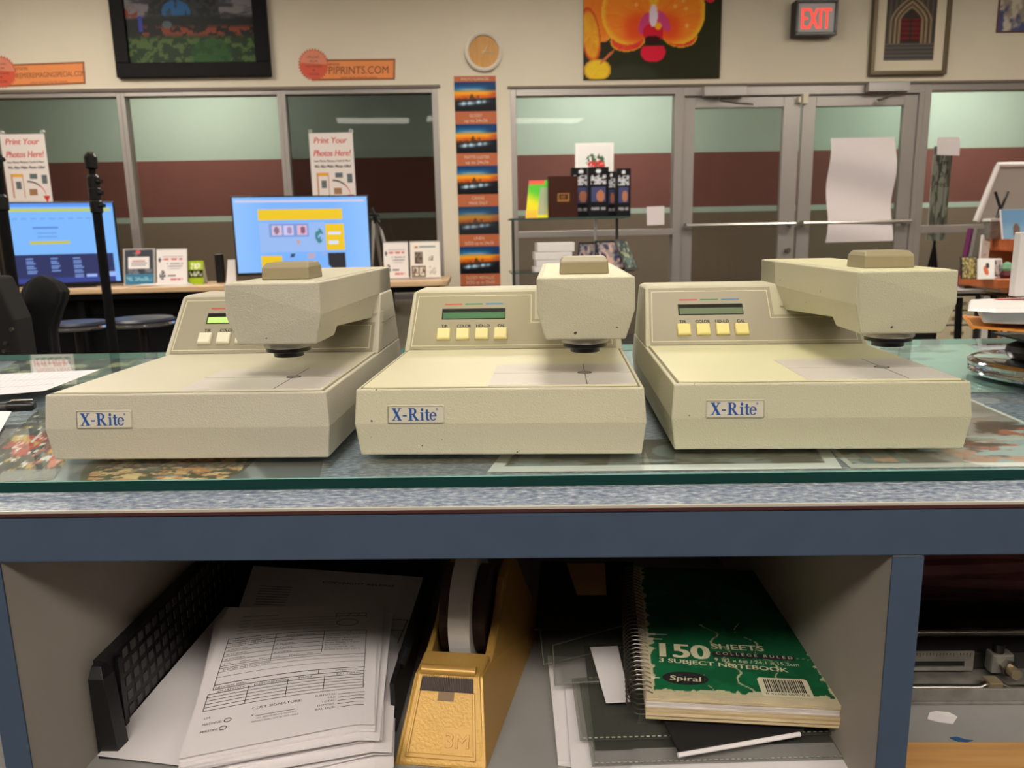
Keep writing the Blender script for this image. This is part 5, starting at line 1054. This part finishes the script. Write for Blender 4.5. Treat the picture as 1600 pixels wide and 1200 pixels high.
# monitors (large screens), each thing: screen, bezel, stand
def monitor(label, px, vs_, fn, nx, ny, cut=None, hh=None):
    BL, BRr, TL = W3(px[0][0], px[0][1], vs_[0]), W3(px[1][0], px[1][1], vs_[1]), W3(px[2][0], px[2][1], vs_[0])
    t = wthing('monitor', label, 'monitor', (BL.x+BRr.x)/2, (BL.y+BRr.y)/2, DZ); o0 = Vector(((BL.x+BRr.x)/2, (BL.y+BRr.y)/2, DZ))
    A = BRr-BL; U = Vector((A.x, A.y, 0)); zb_ = (BL.z+BRr.z)/2; BLx = BL-o0; BLx.z = zb_-DZ; H_ = hh or (TL.z-zb_); N_ = U.cross(Z).normalized(); e = .010
    b = MB(); un = U.normalized(); q = [BLx-un*e-Z*.02, BLx+U+un*e-Z*.02, BLx+U+un*e+Z*(H_+e), BLx-un*e+Z*(H_+e)]; b.loft([[p-N_*.001 for p in q], [p-N_*.045 for p in q]], BLK); b.build('bezel', t, bevel=.004)
    b = MB(); b.grid(fn, BLx+N_*.0006, U, Z*H_, nx, ny, mat('lit_screen', attr=True, emit=1.0)); b.build('screen', t)
    b = MB(); c_ = BLx+U*.5-N_*.03; b.obox((c_.x, c_.y+.02, .006), (.34, .20, .012), Matrix.Rotation(math.atan2(U.y, U.x), 3, 'Z'), BLK); b.obox((c_.x, c_.y+.02, max(.02, (zb_-DZ)/2+.03)), (.08, .03, max(.03, zb_-DZ+.06)), Matrix.Rotation(math.atan2(U.y, U.x), 3, 'Z'), BLK); b.build('stand', t)
    return t
monitor('large lit monitor showing a blue web page with yellow banner, mid desk', [(373, 431), (579, 417), (353, 309)], (-.62, -.46), P_screen1, 150, 84)
monitor('large lit monitor with a blue page and dark lower band, behind the light stand', [(22, 446), (189, 437), (5, 318)], (-.62, -.44), P_screen2, 120, 84)
monitor('large lit monitor only just showing at the far left edge', [(-170, 452), (2, 446), (-190, 330)], (-.62, -.50), P_screen2, 60, 40)
# sign holders on the desk
HOLD = mat('clear_acrylic', (206, 200, 194), .12, alpha=.55)
def holder(label, px, v, fn, nx, ny, inset=.10, name='sign_holder'):
    BL, BRr, TL = W3(*px[0], v), W3(*px[1], v), W3(*px[2], v); w_ = BRr.x-BL.x; h_ = TL.z-DZ; t = wthing(name, label, 'sign holder', BL.x, v, DZ)
    b = MB(); sl = .05; b.panel(fn, Vector((w_*inset*.6, -.0035+0, .012)), X*w_*(1-1.2*inset), Vector((0, sl, h_-.02)), .002, nx, ny, PAINT, WHT); b.build('insert', t)
    b = MB(); b.loft([[(0, y_, z_), (w_, y_, z_), (w_, y_+sl*z_/h_*0+.004, z_), (0, y_+.004, z_)] for y_, z_ in ((0, 0), (sl, h_))], HOLD); b.box(0, w_, 0, .075, 0, .003, HOLD); b.build('holder', t)
holder('clear sign holder with a teal and grey photo insert, on the left of desk', [(193, 441), (243, 440), (191, 389)], -.52, P_news, 40, 50)
holder('clear sign holder with red and grey print, left of the green card', [(245, 439.5), (293, 437.5), (244, 389)], -.52, P_flyer, 44, 50, .02)
holder('clear sign holder with red and grey print, right of the middle monitor', [(600, 436), (639, 434.5), (599, 378)], -.50, P_flyer, 44, 50, .02)
holder('clear sign holder with photo frames printed on white, at the right desk end', [(641.5, 435.5), (689, 433.5), (643, 377)], -.50, P_frames, 44, 50, .02)
def P_green(u, v): return mixm(mixm(full(u, (158, 184, 20)), full(u, (225, 232, 190)), rect(u, v, .2, .8, .66, .9)*(vn(u*16, v*14, 2) > .35)), mixm(full(u, (26, 26, 24)), full(u, (190, 190, 160)), rect(u, v, .1, .9, .36, .54)*(vn(u*22, v*12, 5) > .45)), rect(u, v, .03, .97, .3, .6))
P, Q, R_ = W3(294, 439, -.50), W3(318, 438, -.50), W3(293, 408, -.50)
t = wthing('tent_card', 'lime green tent card with a black band on the desk', 'tent card', P.x, -.50, DZ); w_ = Q.x-P.x; h_ = R_.z-DZ
b = MB(); b.panel(P_green, Vector((0, 0, 0)), X*w_, Vector((0, .03, h_)), .001, 24, 30, PAINT, WHT); b.loft([[(0, .034, h_-.002), (w_, .034, h_-.002), (w_, .036, h_-.002), (0, .036, h_-.002)], [(0, .085, 0), (w_+.0, .085, 0), (w_, .087, 0), (0, .087, 0)]], WHT); b.build('card', t)
P, Q = W3(338, 438, -.40), W3(347, 397, -.40); t = wthing('speaker', 'small black upright speaker on the desk left of the middle monitor', 'speaker', P.x, -.40, DZ); b = MB(); b.box(0, .05, 0, .05, 0, Q.z-DZ, BLK); b.build('speaker', t, bevel=.004)
P, Q = W3(353, 441, -.56), W3(360, 406, -.56); t = wthing('tent_card', 'blank cream card leaning beside the black speaker', 'card', P.x, -.56, DZ); b = MB(); b.loft([[(0, 0, 0), (.07, 0, 0), (.07, .003, 0), (0, .003, 0)], [(.01, .05, Q.z-DZ), (.06, .05, Q.z-DZ), (.06, .053, Q.z-DZ), (.01, .053, Q.z-DZ)]], WHT); b.build('card', t)
t = wthing('paper_stack', 'flat stack of papers on the desk below the sign holders', 'papers', wp(215, 442, -.62)[0], -.66, DZ); b = MB()
for k in range(5): b.obox((.15+.006*k, .04, .002+.003*k), (.42-.03*k, .12, .0026), Matrix.Rotation(.03*k, 3, 'Z'), WHT)
b.build('papers', t)
# small tripod on the desk
P = W3(594, 424, -.30); a = W3(586, 345, -.30)-Vector((P.x, -.30, DZ)); 
t = wthing('tripod', 'small silver-legged tripod with black head beside the middle monitor', 'tripod', P.x, -.30, DZ)
for q in ((-.06, -.05, 0), (.11, -.02, 0), (0, .12, 0)): b = MB(); b.tube([(a.x+q[0]*.15, 0, a.z), (q[0], q[1], .004)], [.015, .009], mat('closer_cover', (176, 172, 168), .4, .4), 8); b.build('leg', t)
b = MB(); b.cyl((a.x, 0, a.z-.02), (a.x, 0, a.z+.03), .018, BLK); b.box(a.x-.045, a.x+.03, -.03, .03, a.z+.03, a.z+.045, BLK); b.tube([(a.x, 0, a.z+.03), (a.x+.06, -.05, a.z-.06)], .008, BLK); b.tube([(a.x, 0, a.z+.04), (a.x-.02, 0, a.z+.09)], .012, BLK); b.build('head', t)
# bar stools
def stool(label, x, y, z, r):
    t = thing('bar_stool', label, 'stool', (x, y, 0), 0)
    b = MB(); b.lathe([(r*.96, z-.045), (r, z-.03), (r, z-.012), (r*.93, z), (r*.4, z+.006), (.005, z+.007)], (0, 0, 0), mat('navy_vinyl', (36, 40, 56), .35), 40); b.build('seat', t, smooth=True)
    b = MB(); b.lathe([(r+.002, z-.040), (r+.006, z-.032), (r+.002, z-.022)], (0, 0, 0), CHR, 40, (False, False)); b.build('chrome_band', t, smooth=True)
    b = MB(); b.cyl((0, 0, .02), (0, 0, z-.045), .025, BLK); b.build('column', t)
    b = MB(); b.lathe([(.20, 0), (.20, .008), (.05, .02), (.025, .03)], (0, 0, 0), BLK, 32); b.build('base', t, smooth=True)
p = aty(122, 508, 4.1); stool('bar stool with navy seat partly behind the draped black cloth', p.x, 4.1, p.z+.02, .15)
p = aty(222, 502, 4.05); stool('bar stool with chrome-banded seat just right of the light stand', p.x, 4.05, p.z+.02, .17)

# ================================================================== LIGHT STANDS AND CLOTH AT THE LEFT
def stand(label, px, y, ztop_py, r0, coll, name='light_stand'):
    p = aty(px[0], px[1], y); top = aty(px[2], ztop_py, y).z; t = thing(name, label, 'light stand', (p.x, y, 0))
    zs_ = [aty(px[2], q, y).z for q in coll]
    b = MB(); b.cyl((0, 0, .12), (0, 0, zs_[-1]), r0*1.5, BLKM, n=16); b.build('lower_tube', t)
    b = MB(); b.cyl((0, 0, zs_[-1]), (0, 0, top-.03), r0, BLKM, n=16); b.build('upper_tube', t)
    for k, z in enumerate(zs_): b = MB(); b.lathe([(r0*1.3, z-.022), (r0*1.9, z-.018), (r0*2.0, z+.012), (r0*1.4, z+.02)], (0, 0, 0), BLK, 18); b.cyl((r0*1.4, -.005, z), (r0*3.4, -.01, z), .006, BLK, n=10) if k else None; b.build('collar', t)
    b = MB(); b.lathe([(.008, top-.035), (.008, top-.012), (.006, top-.010), (.009, top-.006), (.009, top)], (0, 0, 0), STEEL, 14); b.build('spigot', t)
    for k in range(3): an = 2*math.pi*k/3+.5; b = MB(); b.tube([(0, 0, .45), (.24*math.cos(an), .24*math.sin(an), .015)], .010, BLKM, 8); b.build('leg', t)
stand('tall black light stand with stacked clamp collars in front of monitor', (160, 400, 141), 2.2, 237, .0088, (252, 284, 302, 322))
stand('black light stand cut by the left edge of the frame', (14, 400, 2), 1.9, 205, .0085, (316, 250))
CLOTH = mat('black_cloth', (9, 9, 9), .95, bump=.6, bscale=90, noise=.3, nscale=10)
p = aty(68, 555, 1.75); t = thing('draped_cloth', 'black cloth draped over a peaked stand at the left', 'cloth', (p.x, 1.75, 0))
def cz(py): return aty(68, py, 1.75).z
b = MB(); rings = []; prof = [(430, 3, 65), (434, 14, 66), (442, 27, 68), (456, 36, 70), (470, 36, 68), (485, 33, 65), (517, 29, 60), (545, 28, 64), (575, 30, 68), (700, 34, 72), (980, 40, 72)]
kx = 1.75/1198
for py, hw_, cx_ in prof:
    z = cz(py) if py < 960 else .02; c_ = aty(cx_, py, 1.75).x-p.x if py < 600 else 0; ring = []
    for i in range(36):
        an = 2*math.pi*i/36; rr = 1+.10*math.sin(5*an+py*.01)+.05*math.sin(9*an+1); ring.append((c_+hw_*kx*rr*math.cos(an), .028*rr*math.sin(an)*(hw_/36+.2), z))
    rings.append(ring)
b.loft(rings, CLOTH); b.build('cloth', t, smooth=True)
p = aty(27, 430, 1.55); p.x -= .030; t = thing('equipment_case', 'black upright case with metal studs at the left edge', 'case', (p.x, 1.55, 0))
ztop = aty(10, 432, 1.55).z; b = MB(); b.loft([[(-.35, 0, 0), (.012, 0, 0), (.012, .06, 0), (-.35, .06, 0)], [(-.35, 0, aty(10, 500, 1.55).z), (.008, 0, aty(10, 500, 1.55).z), (.008, .06, aty(10, 500, 1.55).z), (-.35, .06, aty(10, 500, 1.55).z)], [(-.35, 0, ztop), (-.022, 0, ztop), (-.022, .06, ztop), (-.35, .06, ztop)]], mat('case_black', (10, 10, 10), .8, bump=.4, bscale=120)); b.build('shell', t, bevel=.006)
for x_, y_2 in ((18, 515), (8.5, 536.5), (6.5, 549)): q = aty(x_, y_2, 1.549); b = MB(); b.lathe([(.0045, 0), (.0038, .0015), (.001, .0022)], (0, 0, 0), STEEL, 14); 
for x_, y_2 in ((18, 515), (8.5, 536.5), (6.5, 549)):
    q = aty(x_, y_2, 1.549); b = MB(); b.cyl((q.x-p.x, -.003, q.z), (q.x-p.x, .0, q.z), .0042, STEEL, n=14, r1=.0048); b.build('stud', t)
p = aty(30, 560, 2.0); t = thing('wooden_chair_back', 'tan curved wooden panel showing below the black cloth', 'chair', (p.x, 2.0, 0)); b = MB()
z1_ = aty(30, 536, 2.0).z; b.prism([(-.02, 0), (.075, 0), (.075, z1_-.10), (.045, z1_-.03), (.02, z1_-.006), (-.02, z1_)], (0, 0, 0), X, Z, Y*.02, mat('tan_ply', (206, 172, 122), .5)); b.build('panel', t, bevel=.003)

# ================================================================== GLASS SHELF STAND BEFORE THE SIDELIGHT
SV = -1.1
sa, sb = W3(797, 343, SV), W3(985, 336, SV); sz1 = (sa.z+sb.z)/2; la, lb = W3(797, 426, SV), W3(1006, 422, SV); sz2 = (la.z+lb.z)/2
t = wthing('glass_shelf_stand', 'two-tier glass shelf stand in front of the window beside the doors', 'shelf', (sa.x+sb.x)/2, SV+.17, 0); hw = (sb.x-sa.x)/2
SG = sheet_glass('shelf_glass', (.82, .88, .87), .9); SE = mat('shelf_glass_edge', (70, 92, 88), .15)
for k, (z, e) in enumerate(((sz1, 0), (sz2, .03), (.35, .03))):
    b = MB(); q = [(-hw, -.17), (hw+e, -.17), (hw+e, .17), (-hw, .17)]; b.poly([(x, y, z) for x, y in q], SG); b.poly([(x, y, z-.008) for x, y in q], CLEAR)
    for i in range(4): (x0, y0), (x1, y1) = q[i], q[(i+1) % 4]; b.poly([(x0, y0, z-.008), (x1, y1, z-.008), (x1, y1, z), (x0, y0, z)], SE)
    b.build('glass_shelf', t, recalc=False)
cxr = W3(937, 360, SV).x-(sa.x+sb.x)/2
b = MB(); b.cyl((cxr, 0, .03), (cxr, 0, sz1-.0085), .009, mat('white_post', (205, 205, 205), .3, .4)); b.build('post', t)
b = MB(); b.cyl((cxr, -.02, sz1), (cxr, -.02, sz1+.014), .02, WHT, r1=.015); b.build('post_cap', t)
for x in (-hw+.03, hw-.03): b = MB(); b.cyl((x, .13, .0), (x, .13, sz1-.0085), .010, mat('dark_post', (60, 58, 56), .4)); b.build('leg', t)
b = MB(); b.lathe([(.22, 0), (.22, .012), (.03, .03)], (cxr, 0, 0), STEEL, 36); b.build('base', t)
def on_shelf(name, label, cat, x0, x1, ytop, v, z0, dep, fn, nx, ny, edge=BLK, lean=.0, skew=0, group=None, rz=0):
    P, Q = W3(x0, 330, v), W3(x1, 330, v); top = W3((x0+x1)/2, ytop, v).z; t = wthing(name, label, cat, P.x, v, z0, group); w_ = Q.x-P.x; h_ = top-z0
    b = MB(); b.panel(fn, Vector((0, 0, 0.0)), Vector((w_, rz, 0)), Vector((skew, lean, h_)), dep, nx, ny, PAINT, edge); b.build('body', t); return t
fl = lambda c: (lambda u, v: full(u, c))
def P_album(u, v): return mixm(full(u, (58, 28, 18)), full(u, (176, 130, 66)), (rect(u, v, .32, .72, .4, .6)-rect(u, v, .37, .67, .44, .56)).clip(0, 1)*.8+rect(u, v, .42, .6, .47, .53)*.5)
on_shelf('photo_book', 'bright yellow and green photo book at the left of the upper shelf', 'book', 821, 857, 281, SV+.08, sz1, .015, P_yg, 30, 40, WHT, .05, .03)
on_shelf('photo_album', 'dark brown album with a gold stamp on the upper glass shelf', 'book', 857, 903, 275, SV+.05, sz1, .04, P_album, 40, 40, mat('album_brown', (48, 24, 16), .6))
on_shelf('frame_box', 'black boxed frame partly behind the brown album', 'box', 893, 923, 262, SV+.14, sz1, .04, P_blackbox, 30, 50)
on_shelf('frame_box', 'black boxed frame in front centre with a blue and orange photo', 'box', 919, 951, 261, SV+.02, sz1, .05, P_blackbox, 36, 54)
on_shelf('frame_box', 'black boxed frame half hidden right of the centre one', 'box', 947, 963, 268, SV+.12, sz1, .04, P_blackbox, 30, 50)
on_shelf('frame_box', 'black boxed frame at the right end of the upper shelf', 'box', 963, 985, 263, SV+.06, sz1, .05, P_blackbox, 30, 50)
P, Q = W3(899, 262, SV+.24), W3(959, 223, SV+.24); t = wthing('gift_card_frame', 'white framed card with a flower pot print behind the black boxes', 'framed card', P.x, SV+.24, sz1); w_ = Q.x-P.x
b = MB(); h_ = Q.z-sz1; b.box(0, w_, 0, .015, 0, h_, WHT); b.build('frame', t, bevel=.002); b = MB(); b.grid(P_gift, (.02, -.0008, h_-.30), X*(w_-.04), Z*.28, 50, 50, PAINT); b.build('print', t)
# lower shelf
zz0 = sz2
for k, (x0, x1, h_, lb_) in enumerate(((835, 895, .030, 'lowest'), (838, 897, .045, 'third'), (836, 894, .05, 'second'), (840, 898, .058, 'topmost'))):
    P, Q = W3(x0, 400, SV+.02), W3(x1, 400, SV+.02); t = wthing('white_box', 'flat white box, %s of the stack on the lower glass shelf' % lb_, 'box', P.x, SV+.02, zz0, None); b = MB(); b.box(0, Q.x-P.x, 0, .22, 0, h_-.002, WPL); b.build('box', t, bevel=.002); zz0 += h_
def leaning(label, x0, x1, y0, v, fn, skew, nx=30, ny=30, fr_=BLK):
    P, Q = W3(x0, 422, v), W3(x1, 422, v); top = W3(x1, y0, v).z; t = wthing('framed_photo', label, 'photo frame', P.x, v, sz2); w_ = Q.x-P.x; h_ = top-sz2
    b = MB(); A, V_ = Vector((w_, 0, 0)), Vector((skew, .05, h_-.001)); b.loft([[Y*d+q+Z*.001 for q in (Vector(), A, A+V_, V_)] for d in (0, .012)], fr_); b.build('frame', t)
    b = MB(); b.grid(fn, Y*-.001+A*.08+V_*.08+Z*.001, A*.84, V_*.84, nx, ny, PAINT); b.build('photo', t)
leaning('photo frame with a bluish picture, left on the lower shelf', 901, 930, 378, SV+.10, P_family, .02)
leaning('photo frame with a family picture leaning right on the lower shelf', 938, 978, 375, SV+.02, P_family, -.03)
leaning('tilted photo frame at the right of the lower shelf', 978, 998, 373, SV-.02, P_forest, -.07, fr_=mat('dark_frame', (60, 54, 52), .5))

# ================================================================== THINGS AT THE RIGHT
YR = 3.2
def R3(px, py, y=YR): return aty(px, py, y)
def rbox(b, x0, y0, x1, y1, y, dep, m, o): a, c = R3(x0, y1, y), R3(x1, y0, y); b.box(a.x-o.x, c.x-o.x, y-o.y, y-o.y+dep, a.z-o.z, c.z-o.z, m)
ORW = mat('orange_brown_wood', (190, 106, 56), .45, rgb2=(166, 88, 44), nscale=10, aniso=(.4, 5, 5))
o = R3(1500, 452); o.z = 0
t = thing('display_shelf', 'orange-brown wooden display shelf unit at the right edge', 'shelf', o)
zs1 = R3(1540, 437).z; zs2 = R3(1560, 374, YR+.25).z
b = MB(); b.box(R3(1497, 440, YR+.30).x-o.x, 1.0, 0, .30, zs1-.04, zs1, ORW); b.build('shelf_board', t, bevel=.004)
b = MB(); b.box(R3(1540, 374, YR+.42).x-o.x, 1.0, .22, .42, zs2-.05, zs2, ORW); b.build('shelf_board', t, bevel=.004)
b = MB(); b.box(R3(1536, 374, YR+.44).x-o.x, 1.0, .42, .44, zs1-.04, zs2-.05, mat('board_back', (186, 138, 92), .6)); b.build('back_panel', t)
b = MB(); b.box(.55, .59, .02, .44, 0, zs1-.04, ORW); b.box(.55, .59, .24, .44, zs1, zs2-.05, ORW); b.build('side_post', t)
b = MB(); b.box(R3(1500, 440, YR+.26).x-o.x, R3(1500, 440, YR+.26).x-o.x+.03, .22, .26, 0, zs1-.04, mat('dark_post', (60, 58, 56), .4)); b.build('leg', t)
def rframe(name, label, cat, pts, y, fn, nx, ny, z0, dep=.012, edge=WHT, lean=.06, border=.1):
    P = [R3(x, q, y) for x, q in pts]; A = Vector((P[1].x-P[0].x, 0, 0)); V_ = Vector((P[2].x-P[0].x, lean, P[2].z-z0)); t = thing(name, label, cat, (P[0].x, y, z0))
    b = MB(); b.loft([[Y*d+q for q in (Vector((0, 0, .0005)), A+Z*.0005, A+V_, V_)] for d in (0, dep)], edge); b.build('frame', t)
    b = MB(); b.grid(fn, A*border+V_*border-Y*.001, A*(1-2*border), V_*(1-2*border), nx, ny, PAINT); b.build('photo', t)
rframe('photo_tile', 'photo tile of speckled flowers leaning on the orange shelf', 'photo frame', [(1503, 434), (1527, 434), (1514, 402)], YR+.06, P_flowers, 30, 30, zs1, border=.04, edge=BLK)
rframe('photo_tile', 'white photo tile of a dancer in orange on the wooden shelf', 'photo frame', [(1529, 436), (1554, 437), (1542, 405)], YR+.03, P_dancer, 36, 36, zs1, border=.06)
rframe('photo_tile', 'white edged photo tile just behind the dancer tile', 'photo frame', [(1550, 436), (1568, 437), (1560, 405)], YR+.10, P_family, 24, 24, zs1, border=.06)
P = R3(1572, 436, YR+.08); t = thing('trinket', 'small mint green and dark trinket beside the photo tiles', 'trinket', (P.x, YR+.08, zs1)); b = MB(); b.lathe([(.02, 0), (.026, .012), (.02, .03)], (0, 0, 0), mat('dark_red_plastic', (96, 34, 40), .5), 16); b.lathe([(.02, .03), (.024, .04), (.015, .06), (.004, .065)], (0, 0, 0), mat('mint_plastic', (120, 176, 140), .5), 16); b.build('body', t)
rframe('tilted_card', 'white card leaning against the wooden back panel', 'card', [(1532, 399), (1545, 400), (1547, 367)], YR+.30, lambda u, v: mixm(full(u, (225, 218, 210)), full(u, (170, 150, 130)), ((np.abs((v*7) % 1-.5) < .12) & (u > .3) & (u < .7)).astype(float)*.5), 16, 24, zs1, border=.03)
rframe('photo_card', 'light blue photo card on the upper wooden shelf', 'card', [(1568, 368), (1612, 366), (1570, 327)], YR+.24, P_bluecard, 36, 36, zs2, border=.01, lean=.03)
P = R3(1545, 372, YR+.32); t = thing('metal_clip_box', 'small grey metallic block left of the blue card', 'ornament', (P.x, YR+.32, zs2)); b = MB(); b.box(0, .055, 0, .05, 0, .075, mat('worn_grey_steel')); b.box(-.006, .075, -.01, .055, .075, .088, WPL); b.build('body', t, bevel=.003)
P = R3(1566, 330, YR+.34)
t = thing('table_easel', 'small black crossed-leg easel above the upper shelf', 'easel', (P.x, YR+.34, zs2)); b = MB(); tt = R3(1570, 299, YR+.34).z-zs2
for x0, x1 in ((-.035, .03), (.035, -.03)): b.tube([(x0*1.2, 0, .002), (x1*.9, .02, tt)], .006, BLK, 8)
b.tube([(0, .02, tt*.7), (0, .07, .002)], .005, BLK, 8); b.build('easel', t)
# big canvas on a floor easel behind
P = [R3(1524, 346, 3.9), R3(1660, 346, 3.9), R3(1559, 258, 3.9), R3(1700, 256, 3.9)]
t = thing('stretched_canvas', 'large white canvas seen from behind, tilted on a wooden easel', 'canvas', (P[0].x, 3.9, P[0].z)); b = MB(); q = [p-P[0] for p in (P[0], P[1], P[3], P[2])]
b.loft([[p for p in q], [p+Y*.03 for p in q]], mat('grey_white_canvas', (176, 170, 162), .8)); b.build('canvas', t, bevel=.003)
b = MB(); b.tube([q[0]-Y*.006, q[3]-Y*.006, q[2]-Y*.006], .014, WHT, 8); b.build('edge_wrap', t)
t2 = thing('floor_easel', 'brown wooden floor easel carrying the large canvas', 'easel', (R3(1580, 400, 3.93).x, 3.95, 0)); e0 = t2.location
b = MB()
for a_, c_ in (((1568, 470), (1598, 258)), ((1640, 470), (1612, 250))): p0_, p1_ = R3(*a_, 3.95), R3(*c_, 3.95); b.tube([(p0_.x-e0.x, 0, .0), (p1_.x-e0.x, .0, p1_.z)], .022, mat('easel_wood', (150, 100, 62), .6), 6)
b.tube([(-.05, -.0, P[0].z-.02), (.45, -.0, P[0].z-.02)], .018, mat('easel_wood'), 6); b.tube([(.1, 0, 1.35), (.12, .45, 0)], .018, mat('easel_wood'), 6); b.build('frame', t2)
def lean_canvas(label, pts, y, m):
    P = [R3(x, q, y) for x, q in pts]; t = thing('leaning_canvas', label, 'canvas', (P[0].x, y, P[0].z)); b = MB(); q = [p-P[0] for p in P]; q[0] = q[0]+(q[0]-q[3])*2.1; q[1] = q[1]+(q[1]-q[2])*2.1; q[0].z = q[1].z = .001-P[0].z; b.loft([q, [p+Y*.04+X*.0 for p in q]], m); b.build('canvas', t)
lean_canvas('canvas with a purple edge leaning behind the wooden shelf', [(1499, 428), (1508, 430), (1527, 357), (1519, 357)], 3.75, mat('purple_edge', (112, 36, 92), .6))
lean_canvas('grey canvas leaning against the purple-edged one', [(1508, 430), (1527, 430), (1538, 357), (1527, 357)], 3.72, mat('grey_canvas', (128, 126, 120), .7))
# storage under the shelf: cream drawers, framed stock
CRM = mat('cream_drawer', (212, 200, 168), .6)
o2 = R3(1505, 530, 3.32); t = thing('drawer_box', 'cream drawer tower with finger pulls under the wooden shelf', 'drawers', (o2.x-.12, 3.32, 0)); w2 = .17; zt_ = R3(1510, 458, 3.32).z
b = MB(); b.box(0, w2, 0, .3, 0, zt_, BLKM); b.box(-.01, w2+.02, -.01, .3, zt_, zt_+.012, mat('grey_top', (170, 166, 160), .5)); b.build('carcass', t)
for k in range(6):
    z1_ = zt_-.012-k*.062; b = MB(); b.box(.008, w2-.008, -.012, -.001, z1_-.056, z1_, CRM); d_ = b.build('drawer', t, bevel=.002); b = MB(); b.box(.06, .11, -.018, -.012, z1_-.034, z1_-.022, mat('brass_clip')); b.build('pull', d_)
t = thing('black_post', 'black easel leg standing before the cream drawers', 'easel leg', (R3(1503, 500, 3.1).x, 3.1, 0)); b = MB(); q = R3(1499, 465, 3.1); b.tube([(.02, 0, 0), (q.x-t.location.x, 0, q.z)], .013, BLKM, 8); b.build('leg', t)
cols = ((30, 28, 28), (215, 210, 206), (46, 40, 36), (176, 130, 90), (200, 196, 190), (40, 38, 40), (150, 120, 96)); x = R3(1532, 478, 3.3).x
for k, c_ in enumerate(cols):
    w_ = (.018, .026, .016, .012, .014, .02, .014)[k]
    lab = ('black', 'wide white', 'dark brown', 'tan', 'thin white', 'glossy black', 'light brown')[k]
    t = thing('framed_stock', '%s edged frame standing upright under the wooden shelf' % lab, 'frame', (x, 3.3, 0)); b = MB(); b.loft([[(0, 0, 0), (w_, 0, 0), (w_, .3, 0), (0, .3, 0)], [(-.02, 0, zs1-.075), (w_-.02, 0, zs1-.075), (w_-.02, .3, zs1-.075), (-.02, .3, zs1-.075)]], mat('stock_%d' % k, c_, .5)); b.build('frame', t); x += w_+.012
# banner in the corridor
P, Q, R2_ = W3(1451, 376, .5), W3(1480, 377, .5), W3(1452, 229, .5)
t = wthing('hall_banner', 'grey lettered banner on a stand in the hall beyond the right window', 'banner', P.x, .5, 0); w_ = Q.x-P.x
b = MB(); b.panel(P_banner, Vector((-.02, 0, P.z)), X*w_, Z*(R2_.z-P.z), .004, 30, 90, PAINT, WHT)
for s_, dz, ww in (('Save', .12, .10), ('On', .22, .06), ('Prints', .30, .12)): b.text(s_, (w_*.4, -.001, R2_.z-dz-.03), X, Z, INK, w=ww, h=.05, slant=.2)
b.build('banner', t)
b = MB(); b.tube([(w_*.4, .02, .25), (w_*.4, .02, R2_.z)], .012, BLKM); 
for dx in (-.16, .16, 0): b.tube([(w_*.4, .02, P.z-.05), (w_*.4+dx, .02+(.2 if dx == 0 else 0), 0)], .014, BLKM, 8)
b.build('stand', t)
